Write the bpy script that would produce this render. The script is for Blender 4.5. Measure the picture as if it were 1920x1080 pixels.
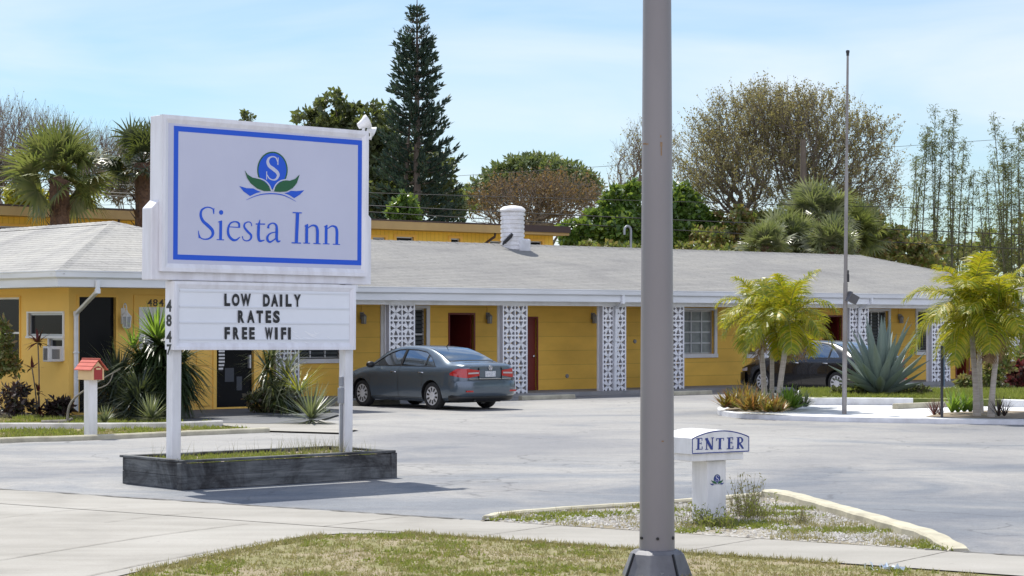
import bpy, bmesh, math, random
from mathutils import Vector, Matrix
for o in list(bpy.data.objects): bpy.data.objects.remove(o)
S = bpy.context.scene; COL = S.collection
R = math.radians; PI = math.pi
# ------------------------------------------------------------------ camera, sky, sun
F, HZ, EYE = 4000.0, 606.0, 1.97           # focal length in photo pixels, horizon row, eye height
cam = bpy.data.cameras.new('camera'); cam.sensor_width = 36; cam.lens = F/1920*36
cam.shift_y = (HZ-540)/1920; cam.clip_start = .1; cam.clip_end = 3000
co = bpy.data.objects.new('camera', cam); COL.objects.link(co)
co.location = (0, 0, EYE); co.rotation_euler = (R(90), 0, 0); S.camera = co
SUN_EL = 61.0; SUN_H = Vector((-.50, .866))   # towards the sun, seen from above
w = bpy.data.worlds.new('World'); S.world = w; w.use_nodes = True
nt = w.node_tree; N = nt.nodes; L = nt.links
bg = N['Background']; bg.inputs['Strength'].default_value = .090
sky = N.new('ShaderNodeTexSky'); sky.sky_type = 'NISHITA'; sky.sun_disc = False
sky.sun_elevation = R(SUN_EL); sky.sun_rotation = math.atan2(SUN_H.x, SUN_H.y)
sky.altitude = 0; sky.air_density = 1.0; sky.dust_density = .35; sky.ozone_density = 2.2
tc = N.new('ShaderNodeTexCoord'); mp = N.new('ShaderNodeMapping'); mp.inputs['Scale'].default_value = (1.1, 1.1, 5.5)
mp.inputs['Rotation'].default_value = (0, R(7), R(20))
cn = N.new('ShaderNodeTexNoise'); cn.inputs['Scale'].default_value = 2.6; cn.inputs['Detail'].default_value = 7; cn.inputs['Distortion'].default_value = .6
cr = N.new('ShaderNodeValToRGB'); cr.color_ramp.elements[0].position = .38; cr.color_ramp.elements[1].position = .66
cr.color_ramp.elements[1].color = (.75, .75, .75, 1)
mx = N.new('ShaderNodeMix'); mx.data_type = 'RGBA'; mx.inputs['B'].default_value = (6.6, 7.0, 7.5, 1)
L.new(tc.outputs['Generated'], mp.inputs['Vector']); L.new(mp.outputs[0], cn.inputs['Vector']); L.new(cn.outputs['Fac'], cr.inputs[0])
ti = N.new('ShaderNodeMix'); ti.data_type = 'RGBA'; ti.blend_type = 'MULTIPLY'; ti.inputs['Factor'].default_value = 1; ti.inputs['B'].default_value = (.70, .835, .93, 1)
L.new(sky.outputs[0], ti.inputs['A'])
# bright cloud bank added behind the viewer, out of view, to lift the shaded faces
sx = N.new('ShaderNodeSeparateXYZ'); L.new(tc.outputs['Generated'], sx.inputs[0])
bn = N.new('ShaderNodeTexNoise'); bn.inputs['Scale'].default_value = 2.2; bn.inputs['Detail'].default_value = 6; L.new(tc.outputs['Generated'], bn.inputs['Vector'])
m1 = N.new('ShaderNodeMath'); m1.operation = 'MULTIPLY_ADD'; m1.inputs[1].default_value = -1.1; m0 = N.new('ShaderNodeMath'); m0.operation = 'MULTIPLY_ADD'; m0.inputs[1].default_value = .55; L.new(sx.outputs[2], m0.inputs[0]); L.new(sx.outputs[1], m0.inputs[2])
L.new(m0.outputs[0], m1.inputs[0]); L.new(bn.outputs['Fac'], m1.inputs[2])
br_ = N.new('ShaderNodeValToRGB'); br_.color_ramp.elements[0].position = .72; br_.color_ramp.elements[1].position = .98; L.new(m1.outputs[0], br_.inputs[0])
m2 = N.new('ShaderNodeMix'); m2.data_type = 'RGBA'; m2.inputs['B'].default_value = (8.6, 9.0, 11.0, 1)
L.new(cr.outputs[0], mx.inputs['Factor']); L.new(ti.outputs['Result'], mx.inputs['A'])
L.new(br_.outputs[0], m2.inputs['Factor']); L.new(mx.outputs['Result'], m2.inputs['A']); L.new(m2.outputs['Result'], bg.inputs['Color'])
sl = bpy.data.lights.new('sun', 'SUN'); sl.energy = 3.7; sl.angle = R(.53); sl.color = (1, .955, .87)
so = bpy.data.objects.new('sun', sl); COL.objects.link(so)
sd = Vector((SUN_H.x*math.cos(R(SUN_EL)), SUN_H.y*math.cos(R(SUN_EL)), math.sin(R(SUN_EL))))
so.rotation_euler = sd.to_track_quat('Z', 'Y').to_euler(); so.location = sd*60
S.view_settings.view_transform = 'Standard'; S.view_settings.look = 'None'; S.view_settings.gamma = 1
S.view_settings.exposure = .70
try: S.cycles.max_bounces = 8; S.cycles.transparent_max_bounces = 12
except Exception: pass

# ------------------------------------------------------------------ pixels -> place
def G(px, py, z=0.0):
    Y = F*(EYE-z)/(py-HZ); return Vector(((px-960)*Y/F, Y, z))
def at(px, py, Y): return Vector(((px-960)*Y/F, Y, EYE-(py-HZ)*Y/F))
TH = R(40.76); U = Vector((math.cos(TH), math.sin(TH), 0)); B = Vector((-math.sin(TH), math.cos(TH), 0))
O = G(965, 745)
def W(a, d, z=0): return O+U*a+B*d+Vector((0, 0, z))
def fac(px, py, d):                        # pixel on the plane (parallel to the facade) at depth d behind the screens -> (a, z)
    k = (px-960)/F; p = O+B*d
    a = (k*p.y-p.x)/(U.x-k*U.y); Y = p.y+a*U.y
    return a, EYE-(py-HZ)*Y/F
def end(px, py, a):                        # pixel on a plane across the facade -> (d, z)
    k = (px-960)/F; p = O+U*a
    d = (k*p.y-p.x)/(B.x-k*B.y); Y = p.y+d*B.y
    return d, EYE-(py-HZ)*Y/F

# ------------------------------------------------------------------ materials
def lin(c): return tuple(c)+(1,) if len(c) == 3 else c
class NT:
    def __init__(s, name):
        s.m = bpy.data.materials.new(name); s.m.use_nodes = True; s.t = s.m.node_tree
        s.p = s.t.nodes['Principled BSDF']; s.out = s.t.nodes['Material Output']
    def n(s, typ, **kw):
        x = s.t.nodes.new('ShaderNode'+typ)
        for k, v in kw.items():
            if k in x.inputs: x.inputs[k].default_value = v
            else: setattr(x, k, v)
        return x
    def l(s, a, b): s.t.links.new(a, b)
    def coord(s, scale=(1, 1, 1), kind='Object', rot=(0, 0, 0)):
        c = s.n('TexCoord'); m = s.n('Mapping'); m.inputs['Scale'].default_value = scale; m.inputs['Rotation'].default_value = rot
        s.l(c.outputs[kind], m.inputs['Vector']); return m.outputs[0]
    def noise(s, vec, scale, detail=4, rough=.55, dist=0):
        x = s.n('TexNoise', Scale=scale, Detail=detail, Roughness=rough, Distortion=dist); s.l(vec, x.inputs['Vector']); return x.outputs['Fac']
    def ramp(s, fac, stops):
        r = s.n('ValToRGB'); e = r.color_ramp.elements
        while len(e) < len(stops): e.new(.5)
        for k, (p, c) in enumerate(stops):
            e[k].position = p; e[k].color = lin(c if hasattr(c, '__len__') else (c, c, c))
        s.l(fac, r.inputs[0]); return r.outputs[0]
    def mix(s, fac, a, b, mode='MIX'):
        x = s.n('Mix', data_type='RGBA', blend_type=mode)
        for sock, v in (('Factor', fac), ('A', a), ('B', b)):
            if hasattr(v, 'is_output'): s.l(v, x.inputs[sock])
            else: x.inputs[sock].default_value = v if sock == 'Factor' else lin(v)
        return x.outputs['Result']
    def bump(s, h, strength, dist=.02):
        b = s.n('Bump', Strength=strength, Distance=dist); s.l(h, b.inputs['Height']); s.l(b.outputs[0], s.p.inputs['Normal'])
def mat(name, col, rough=.6, col2=None, scale=3, bump=0, bscale=40, metal=0, spec=.5, coat=0, lo=.35, hi=.68, stretch=(1, 1, 1), detail=5):
    t = NT(name); p = t.p; p.inputs['Roughness'].default_value = rough; p.inputs['Metallic'].default_value = metal
    p.inputs['Specular IOR Level'].default_value = spec; p.inputs['Coat Weight'].default_value = coat; p.inputs['Coat Roughness'].default_value = .05
    if col2 is None: p.inputs['Base Color'].default_value = lin(col)
    else:
        v = t.coord(stretch); t.l(t.ramp(t.noise(v, scale, detail), [(lo, col), (hi, col2)]), p.inputs['Base Color'])
    if bump:
        v = t.coord(stretch); t.bump(t.noise(v, bscale, 6), bump)
    return t.m
def leafmat(name, cols, trans=.35, rough=.45, spec=.4, tcol=None):
    t = NT(name); g = t.n('NewGeometry'); n = len(cols)
    c = t.ramp(g.outputs['Random Per Island'], [(i/max(1, n-1), k) for i, k in enumerate(cols)])
    t.l(c, t.p.inputs['Base Color']); t.p.inputs['Roughness'].default_value = rough; t.p.inputs['Specular IOR Level'].default_value = spec
    tr = t.n('BsdfTranslucent'); mix = t.n('MixShader'); mix.inputs[0].default_value = trans
    cc = t.mix(.5, c, tcol or (.30, .36, .05)); t.l(cc, tr.inputs['Color'])
    t.l(t.p.outputs[0], mix.inputs[1]); t.l(tr.outputs[0], mix.inputs[2]); t.l(mix.outputs[0], t.out.inputs['Surface'])
    return t.m
M = {}
M['white_paint'] = mat('white_paint', (.74, .75, .76), .5, (.62, .62, .61), 2.2, .05, 60)
M['sign_white'] = mat('sign_white', (.56, .575, .70), .38, (.52, .535, .665), 1.2, .02, 20)
M['post_white'] = mat('post_white', (.78, .78, .79), .55, (.60, .60, .60), 3, .12, 50, stretch=(3, 3, .7), lo=.3, hi=.75)
M['sign_frame'] = mat('sign_frame', (.78, .78, .82), .45, (.60, .58, .60), 2.4, .04, 30, stretch=(3, 3, .5), lo=.42, hi=.85)
M['blue'] = mat('sign_blue', (.004, .085, .60), .4)
M['navy'] = mat('navy_blue', (.018, .04, .22), .4)
M['leaf_green'] = mat('emblem_green', (.008, .10, .035), .4)
M['black'] = mat('black_plastic', (.012, .012, .014), .4)
M['wood'] = None
M['metal_grey'] = mat('grey_metal', (.30, .31, .33), .45, (.24, .25, .27), 3, 0, metal=.3)
M['pole'] = mat('painted_steel', (.235, .22, .232), .42, (.195, .183, .195), 1.6, .02, 30, stretch=(1, 1, .25), spec=.5)
M['pole_base'] = mat('cast_base', (.17, .17, .185), .55, (.10, .10, .11), 5, .1, 30)
M['rust'] = mat('rust_stain', (.23, .13, .06), .8, (.30, .22, .15), 20)
M['hole_shade'] = mat('painted_hole_shade', (.50, .51, .55), .9)  # block hole sides toned darker to paint in their shade
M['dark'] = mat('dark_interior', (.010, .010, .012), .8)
M['concrete_white'] = mat('white_painted_concrete', (.72, .73, .75), .75, (.52, .52, .53), 2.5, .15, 40)
M['kerb_yellow'] = mat('faded_yellow_kerb', (.52, .485, .365), .8, (.36, .33, .25), 4, .2, 40)
M['kerb_grey'] = mat('pale_kerb', (.60, .58, .54), .85, (.40, .39, .36), 3, .2, 40)
M['red_door'] = mat('dark_red_paint', (.17, .022, .016), .4)
M['red_roof'] = mat('salmon_painted_wood', (.56, .13, .085), .55, (.47, .10, .07), 6)
M['red_panel'] = mat('red_panel', (.33, .03, .025), .5)
M['cream'] = mat('cream_paint', (.74, .52, .27), .6, (.66, .46, .24), 5)
M['glass_dark'] = mat('dark_window_glass', (.008, .009, .011), .15, spec=.10)
M['chrome'] = mat('chrome', (.6, .6, .62), .15, metal=1)
M['alu'] = mat('aluminium', (.5, .51, .53), .4, metal=.6)
M['tan_soffit'] = mat('tan_fascia', (.42, .30, .13), .7, (.36, .25, .11), 1.5)
M['brown_trim'] = mat('dark_brown_trim', (.05, .03, .028), .6)
M['bark'] = mat('grey_bark', (.16, .13, .10), .9, (.09, .07, .055), 8, .4, 30, stretch=(1, 1, .3))
M['bark_pale'] = mat('pale_twigs', (.25, .21, .175), .9, (.17, .14, .12), 4)
M['palm_trunk'] = mat('ringed_palm_trunk', (.42, .38, .33), .8, (.29, .26, .22), 3, .3, 8, stretch=(1, 1, 9))
M['boot_trunk'] = mat('fibrous_palm_trunk', (.14, .085, .055), .95, (.06, .035, .025), 12, .5, 30)
M['dirt'] = mat('bed_soil', (.17, .13, .095), .95, (.30, .25, .18), 5, .4, 40)
def m_asphalt():
    t = NT('weathered_asphalt'); v = t.coord()
    big = t.ramp(t.noise(v, .16, 4, .6, .8), [(.36, (.205, .205, .213)), (.50, (.275, .268, .26)), (.66, (.325, .316, .302))])
    vs = t.coord((.12, 1.6, 1), rot=(0, 0, R(-12)))
    st = t.ramp(t.noise(vs, 1.0, 5, .6), [(.36, (.94, .945, .955)), (.52, (1, 1, 1)), (.7, (1.03, 1.03, 1.02))])
    c = t.mix(1, big, st, 'MULTIPLY')
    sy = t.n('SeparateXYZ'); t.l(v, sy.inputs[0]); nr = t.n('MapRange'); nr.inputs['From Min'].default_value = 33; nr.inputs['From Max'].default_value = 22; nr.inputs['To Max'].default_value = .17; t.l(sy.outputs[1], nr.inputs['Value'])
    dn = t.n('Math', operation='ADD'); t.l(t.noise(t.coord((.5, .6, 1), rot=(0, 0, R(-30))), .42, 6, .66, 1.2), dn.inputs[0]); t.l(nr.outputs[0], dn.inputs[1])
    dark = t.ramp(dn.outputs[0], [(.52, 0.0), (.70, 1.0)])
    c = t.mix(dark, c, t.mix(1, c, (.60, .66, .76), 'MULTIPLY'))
    oil = t.ramp(t.noise(v, 1.1, 3, .5, .3), [(.70, 0.0), (.78, .6)]); c = t.mix(oil, c, t.mix(1, c, (.55, .55, .56), 'MULTIPLY'))
    # cracks
    vo = t.n('TexVoronoi', feature='DISTANCE_TO_EDGE', Scale=.42); dv = t.n('VectorMath', operation='ADD')
    nz = t.n('TexNoise', Scale=1.5, Detail=5); t.l(v, nz.inputs['Vector'])
    sc = t.n('VectorMath', operation='SCALE'); sc.inputs['Scale'].default_value = .9; t.l(nz.outputs['Color'], sc.inputs[0])
    t.l(v, dv.inputs[0]); t.l(sc.outputs[0], dv.inputs[1]); t.l(dv.outputs[0], vo.inputs['Vector'])
    ck = t.ramp(vo.outputs['Distance'], [(0, (.55, .55, .56)), (.011, (.93, .93, .93)), (.016, (1, 1, 1))])
    ckm = t.ramp(t.noise(v, .25, 2), [(.44, 0.0), (.56, .95)])
    c = t.mix(ckm, c, t.mix(1, c, ck, 'MULTIPLY'))
    c = t.mix(1, c, t.ramp(t.noise(v, 7, 6, .75), [(.3, (.86, .86, .87)), (.7, (1.09, 1.09, 1.08))]), 'MULTIPLY')
    sk = t.ramp(t.noise(v, 16, 2, .5), [(.66, 0.0), (.71, .55)]); c = t.mix(sk, c, (.09, .09, .09))
    fine = t.ramp(t.noise(v, 55, 3, .7), [(.3, (.80, .80, .80)), (.7, (1.16, 1.16, 1.16))])
    c = t.mix(1, c, fine, 'MULTIPLY')
    t.l(c, t.p.inputs['Base Color']); t.p.inputs['Roughness'].default_value = .75; t.p.inputs['Specular IOR Level'].default_value = .35
    t.bump(t.noise(v, 60, 4, .7), .35, .01); return t.m
def m_concrete():
    t = NT('pale_concrete'); v = t.coord()
    c = t.ramp(t.noise(v, .5, 6, .62, .5), [(.3, (.25, .236, .21)), (.52, (.325, .308, .278)), (.7, (.358, .342, .312))])
    st = t.ramp(t.noise(t.coord((.25, 2, 1), rot=(0, 0, R(-35))), 1.2, 5), [(.35, (.88, .88, .87)), (.6, (1, 1, 1))])
    c = t.mix(1, c, st, 'MULTIPLY')
    c = t.mix(1, c, t.ramp(t.noise(v, 70, 3, .7), [(.3, (.90, .90, .90)), (.7, (1.06, 1.06, 1.06))]), 'MULTIPLY')
    spots = t.ramp(t.noise(v, 9, 2), [(.70, 0.0), (.74, .5)]); c = t.mix(spots, c, (.22, .20, .18))
    t.l(c, t.p.inputs['Base Color']); t.p.inputs['Roughness'].default_value = .85
    t.bump(t.noise(v, 60, 4), .15, .006); return t.m
def m_turf():
    t = NT('dry_turf'); v = t.coord()
    a = t.ramp(t.noise(v, 1.3, 6, .65, .4), [(.3, (.27, .215, .15)), (.45, (.36, .30, .19)), (.55, (.24, .23, .09)), (.7, (.34, .29, .17))])
    c = t.mix(1, a, t.ramp(t.noise(v, 45, 4, .75), [(.3, (.55, .55, .55)), (.7, (1.35, 1.35, 1.35))]), 'MULTIPLY')
    t.l(c, t.p.inputs['Base Color']); t.p.inputs['Roughness'].default_value = .95; t.bump(t.noise(v, 50, 5, .7), .8, .03); return t.m
def m_shell():
    t = NT('shell_gravel'); v = t.coord()
    vo = t.n('TexVoronoi', Scale=38.0); t.l(v, vo.inputs['Vector'])
    sep = t.n('SeparateColor'); t.l(vo.outputs['Color'], sep.inputs[0])
    g = t.ramp(sep.outputs[0], [(.0, (.17, .15, .125)), (.4, (.33, .31, .28)), (.8, (.48, .46, .43)), (1, (.62, .60, .57))])
    msk = t.ramp(t.noise(v, 1.2, 6, .68, .5), [(.42, 0.0), (.56, 1.0)])
    c = t.mix(msk, (.24, .205, .14), g)
    t.l(c, t.p.inputs['Base Color']); t.p.inputs['Roughness'].default_value = .95
    t.bump(vo.outputs['Distance'], .8, .02); return t.m
def m_roof(name, c0, c1, rows):
    t = NT(name); c = t.n('TexCoord'); sp = t.n('SeparateXYZ'); t.l(c.outputs['Object'], sp.inputs[0])
    ad = t.n('Math', operation='ADD'); t.l(sp.outputs[0], ad.inputs[0]); t.l(sp.outputs[1], ad.inputs[1])
    mz = t.n('Math', operation='MULTIPLY'); mz.inputs[1].default_value = rows; t.l(sp.outputs[2], mz.inputs[0])
    cb = t.n('CombineXYZ'); t.l(ad.outputs[0], cb.inputs[0]); t.l(mz.outputs[0], cb.inputs[1])
    br = t.n('TexBrick', Scale=1.0); br.inputs['Brick Width'].default_value = 1.4; br.inputs['Row Height'].default_value = .15
    br.inputs['Mortar Size'].default_value = .012; br.inputs['Color1'].default_value = lin(c0); br.inputs['Color2'].default_value = lin(c1)
    br.inputs['Mortar'].default_value = lin(tuple(x*.42 for x in c0)); br.inputs['Mortar Smooth'].default_value = .3; t.l(cb.outputs[0], br.inputs['Vector'])
    st = t.ramp(t.noise(t.coord((.5, 1, 1)), .7, 6, .65, .6), [(.3, (.80, .80, .82)), (.5, (1, 1, 1)), (.68, (1.10, 1.09, 1.06))])
    f = t.mix(1, br.outputs['Color'], st, 'MULTIPLY')
    f = t.mix(1, f, t.ramp(t.noise(t.coord(), 14, 4, .7), [(.3, (.84, .84, .84)), (.7, (1.12, 1.12, 1.12))]), 'MULTIPLY')
    t.l(f, t.p.inputs['Base Color']); t.p.inputs['Roughness'].default_value = .9; t.p.inputs['Specular IOR Level'].default_value = .25
    t.bump(br.outputs['Fac'], .6, -.015); return t.m
def m_block(name, c0, bw, bh, joint, strength=.5, vert=False):
    t = NT(name); c = t.n('TexCoord'); sp = t.n('SeparateXYZ'); t.l(c.outputs['Object'], sp.inputs[0])
    ad = t.n('Math', operation='ADD'); t.l(sp.outputs[0], ad.inputs[0]); t.l(sp.outputs[1], ad.inputs[1])
    cb = t.n('CombineXYZ')
    if vert: t.l(sp.outputs[2], cb.inputs[0]); t.l(ad.outputs[0], cb.inputs[1])
    else: t.l(ad.outputs[0], cb.inputs[0]); t.l(sp.outputs[2], cb.inputs[1])
    br = t.n('TexBrick', Scale=1.0); br.inputs['Brick Width'].default_value = bw; br.inputs['Row Height'].default_value = bh
    br.inputs['Mortar Size'].default_value = joint; br.inputs['Mortar Smooth'].default_value = .4
    br.inputs['Color1'].default_value = lin(c0); br.inputs['Color2'].default_value = lin(tuple(x*.94 for x in c0))
    br.inputs['Mortar'].default_value = lin(tuple(x*.74 for x in c0)); t.l(cb.outputs[0], br.inputs['Vector'])
    st = t.ramp(t.noise(t.coord((.6, .6, 1.4)), 1.1, 5, .6), [(.3, (.86, .85, .82)), (.6, (1.04, 1.04, 1.04))])
    t.l(t.mix(1, br.outputs['Color'], st, 'MULTIPLY'), t.p.inputs['Base Color'])
    t.p.inputs['Roughness'].default_value = .7; t.bump(br.outputs['Fac'], strength, -.01); return t.m
def m_wood():
    t = NT('weathered_timber'); v = t.coord((.5, .5, 6))
    c = t.ramp(t.noise(v, 3, 6, .7, .4), [(.3, (.035, .037, .038)), (.5, (.115, .122, .125)), (.7, (.19, .195, .19))])
    bl = t.ramp(t.noise(t.coord(), 1.6, 5, .7, .8), [(.40, (.28, .26, .26)), (.58, (1, 1, 1))])
    t.l(t.mix(1, c, bl, 'MULTIPLY'), t.p.inputs['Base Color']); t.p.inputs['Roughness'].default_value = .85
    t.bump(t.noise(v, 12, 5), .5, .01); return t.m
M['asphalt'] = m_asphalt(); M['concrete'] = m_concrete(); M['turf'] = m_turf(); M['shell'] = m_shell(); M['wood'] = m_wood()
M['roof'] = m_roof('grey_shingle_roof', (.262, .258, .248), (.24, .236, .228), 3.4)
M['roof_pale'] = m_roof('pale_shingle_roof', (.375, .368, .35), (.335, .33, .315), 2.8)
M['yellow_wall'] = m_block('yellow_block_wall', (.86, .53, .088), 40, .40, .010, .35)
M['yellow_flat'] = mat('yellow_stucco', (.84, .54, .13), .75, (.77, .49, .12), 1.0, .08, 50)
M['yellow_trim'] = mat('yellow_trim', (.82, .50, .10), .6)
M['yellow_siding'] = m_block('yellow_vertical_siding', (.86, .58, .085), 30, .2, .014, .6, True)
M['brick_white'] = m_block('white_painted_brick', (.72, .72, .73), .34, .115, .014, 1.0)
M['fence_grey'] = m_block('grey_fence_boards', (.23, .20, .17), 30, .14, .012, .6, True)
def m_glass():
    t = NT('clear_car_glass'); tr = t.n('BsdfTransparent'); tr.inputs['Color'].default_value = (.50, .58, .58, 1)
    gl = t.n('BsdfGlossy', Roughness=.02); gl.inputs['Color'].default_value = (.9, .95, 1, 1); fr = t.n('Fresnel', IOR=1.6)
    ad = t.n('Math', operation='MULTIPLY_ADD'); ad.inputs[1].default_value = .38; ad.inputs[2].default_value = .03; t.l(fr.outputs[0], ad.inputs[0])
    mi = t.n('MixShader'); t.l(ad.outputs[0], mi.inputs[0]); t.l(tr.outputs[0], mi.inputs[1]); t.l(gl.outputs[0], mi.inputs[2]); t.l(mi.outputs[0], t.out.inputs['Surface'])
    return t.m
M['car_glass'] = m_glass()
def m_pane():
    t = NT('louvred_window_glass'); v = t.coord(); sp = t.n('SeparateXYZ'); t.l(v, sp.inputs[0])
    c = t.ramp(t.noise(v, 1.4, 4), [(.3, (.012, .015, .017)), (.7, (.035, .04, .042))])
    t.l(c, t.p.inputs['Base Color']); t.p.inputs['Roughness'].default_value = .12; t.p.inputs['Specular IOR Level'].default_value = .13; return t.m
M['pane'] = m_pane()
M['frosted'] = mat('obscure_glass', (.20, .23, .23), .25, (.28, .31, .30), 6)

# ------------------------------------------------------------------ mesh builder
class MB:
    def __init__(s): s.v = []; s.f = []; s.m = []; s.cur = 0
    def add(s, vs, fs):
        o = len(s.v); s.v += [tuple(p) for p in vs]
        for f in fs: s.f.append(tuple(i+o for i in f)); s.m.append(s.cur)
    def box(s, x0, x1, y0, y1, z0, z1, T=None):
        vs = [Vector(p) for p in ((x0, y0, z0), (x1, y0, z0), (x1, y1, z0), (x0, y1, z0), (x0, y0, z1), (x1, y0, z1), (x1, y1, z1), (x0, y1, z1))]
        if T is not None: vs = [T @ p for p in vs]
        s.add(vs, [(0, 3, 2, 1), (4, 5, 6, 7), (0, 1, 5, 4), (1, 2, 6, 5), (2, 3, 7, 6), (3, 0, 4, 7)])
    def bar(s, p, q, wd, th, up=Vector((0, 0, 1))):     # box from p to q, width across, thickness along up x dir
        p = Vector(p); q = Vector(q); d = (q-p).normalized(); sd_ = d.cross(up).normalized() if abs(d.dot(up)) < .99 else Vector((1, 0, 0)); n = sd_.cross(d)
        vs = [p+sd_*a*wd/2+n*b*th/2 for a, b in ((-1, -1), (1, -1), (1, 1), (-1, 1))]+[q+sd_*a*wd/2+n*b*th/2 for a, b in ((-1, -1), (1, -1), (1, 1), (-1, 1))]
        s.add(vs, [(0, 1, 2, 3), (7, 6, 5, 4), (0, 4, 5, 1), (1, 5, 6, 2), (2, 6, 7, 3), (3, 7, 4, 0)])
    def tube(s, pts, rad, n=8, caps=True):
        pts = [Vector(p) for p in pts]; rad = rad if hasattr(rad, '__len__') else [rad]*len(pts)
        vs = []; ref = None
        for i, p in enumerate(pts):
            d = (pts[min(i+1, len(pts)-1)]-pts[max(i-1, 0)]).normalized()
            if ref is None: ref = Vector((1, 0, 0)) if abs(d.x) < .8 else Vector((0, 1, 0))
            a = (ref-d*ref.dot(d)).normalized(); ref = a; b = d.cross(a)
            for k in range(n): t = 2*PI*k/n; vs.append(p+(a*math.cos(t)+b*math.sin(t))*rad[i])
        fs = []
        for i in range(len(pts)-1):
            for k in range(n): fs.append((i*n+k, i*n+(k+1) % n, (i+1)*n+(k+1) % n, (i+1)*n+k))
        if caps: fs.append(tuple(range(n-1, -1, -1))); fs.append(tuple((len(pts)-1)*n+k for k in range(n)))
        s.add(vs, fs)
    def prism(s, poly, fn, d0, d1):                     # 2D outline extruded; fn(u, v, d) -> point
        n = len(poly); vs = [fn(u, v, d0) for u, v in poly]+[fn(u, v, d1) for u, v in poly]
        s.add(vs, [tuple(range(n)), tuple(range(2*n-1, n-1, -1))]+[(i, i+n, (i+1) % n+n, (i+1) % n) for i in range(n)])
    def lathe(s, prof, n=24, c=(0, 0, 0), axis='z', caps=True):
        vs = []; c = Vector(c)
        for r, h in prof:
            for k in range(n):
                t = 2*PI*k/n; a, b = r*math.cos(t), r*math.sin(t)
                vs.append(c+Vector((a, b, h) if axis == 'z' else (a, h, b) if axis == 'y' else (h, a, b)))
        m = len(prof); fs = [(i*n+k, i*n+(k+1) % n, (i+1)*n+(k+1) % n, (i+1)*n+k) for i in range(m-1) for k in range(n)]
        if caps and prof[0][0] > 1e-5: fs.append(tuple(range(n-1, -1, -1)))
        if caps and prof[-1][0] > 1e-5: fs.append(tuple((m-1)*n+k for k in range(n)))
        s.add(vs, fs)
    def ribbon(s, pts, wid, fn, d):                     # flat stroke with varying width, fn(u, v, d)
        pts = [Vector(p) for p in pts]; vs = []
        for i, p in enumerate(pts):
            t = (pts[min(i+1, len(pts)-1)]-pts[max(i-1, 0)]).normalized(); nn = Vector((-t.y, t.x)); h = wid[i]/2
            vs += [fn(*(p+nn*h), d), fn(*(p-nn*h), d)]
        s.add(vs, [(2*i, 2*i+1, 2*i+3, 2*i+2) for i in range(len(pts)-1)])
    def build(s, name, mats, parent=None, smooth=None, bevel=0, seg=2, fixn=False):
        me = bpy.data.meshes.new(name); me.from_pydata(s.v, [], s.f)
        mats = mats if isinstance(mats, (list, tuple)) else [mats]
        for m_ in mats: me.materials.append(m_)
        if len(mats) > 1: me.polygons.foreach_set('material_index', s.m)
        if bevel or fixn:
            bm = bmesh.new(); bm.from_mesh(me)
            bmesh.ops.remove_doubles(bm, verts=bm.verts, dist=1e-5)
            if fixn: bmesh.ops.recalc_face_normals(bm, faces=bm.faces)
            if bevel:
                es = [e for e in bm.edges if len(e.link_faces) == 2 and e.calc_face_angle(0) > .6]
                bmesh.ops.bevel(bm, geom=es, offset=bevel, segments=seg, affect='EDGES', profile=.5, clamp_overlap=True)
            bm.to_mesh(me); bm.free()
        if smooth is not None:
            me.polygons.foreach_set('use_smooth', [True]*len(me.polygons))
            if smooth < 180: me.set_sharp_from_angle(angle=R(smooth))
        me.update()
        o = bpy.data.objects.new(name, me); COL.objects.link(o)
        if parent is not None: o.parent = parent
        return o
def tag(o, label=None, cat=None, group=None, kind=None):
    if label: o['label'] = label
    if cat: o['category'] = cat
    if group: o['group'] = group
    if kind: o['kind'] = kind
    return o
def thing(name, label, cat, loc=(0, 0, 0), rz=0, group=None):
    o = bpy.data.objects.new(name, None); COL.objects.link(o); o.location = loc; o.rotation_euler = (0, 0, rz); o.empty_display_size = .2
    return tag(o, label, cat, group)
def copy_tree(o, parent=None):
    c = o.copy(); COL.objects.link(c); c.parent = parent
    for ch in list(o.children): copy_tree(ch, c)
    return c
def catmull(pts, n=6):
    P = [Vector(p) for p in pts]; out = []
    for i in range(len(P)-1):
        a = P[max(i-1, 0)]; b = P[i]; c = P[i+1]; d = P[min(i+2, len(P)-1)]
        for k in range(n):
            t = k/n; out.append(.5*((2*b)+(c-a)*t+(2*a-5*b+4*c-d)*t*t+(3*b-a-3*c+d)*t**3))
    return out+[P[-1]]
def interp(ws, n): 
    out = []
    for i in range(len(ws)-1):
        for k in range(n): out.append(ws[i]+(ws[i+1]-ws[i])*k/n)
    return out+[ws[-1]]
def sheet(name, pts, z, m, kind='structure', sub=1):
    b = MB(); b.add([(p[0], p[1], z) for p in pts], [tuple(range(len(pts)))]); o = b.build(name, m); return tag(o, kind=kind)
def inpoly(x, y, P):
    c = False; j = len(P)-1
    for i in range(len(P)):
        if (P[i][1] > y) != (P[j][1] > y) and x < (P[j][0]-P[i][0])*(y-P[i][1])/(P[j][1]-P[i][1])+P[i][0]: c = not c
        j = i
    return c
def sample(P, n, rnd):
    xs = [p[0] for p in P]; ys = [p[1] for p in P]; out = []
    while len(out) < n:
        x = rnd.uniform(min(xs), max(xs)); y = rnd.uniform(min(ys), max(ys))
        if inpoly(x, y, P): out.append((x, y))
    return out
def text_mesh(txt, size=1, bold=0.0, extrude=0.0):
    c = bpy.data.curves.new('lettering', 'FONT'); c.body = txt; c.size = size; c.offset = bold; c.extrude = extrude; c.resolution_u = 4
    o = bpy.data.objects.new('lettering', c); COL.objects.link(o); dg = bpy.context.evaluated_depsgraph_get()
    me = bpy.data.meshes.new_from_object(o.evaluated_get(dg)); bpy.data.objects.remove(o); return me
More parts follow.
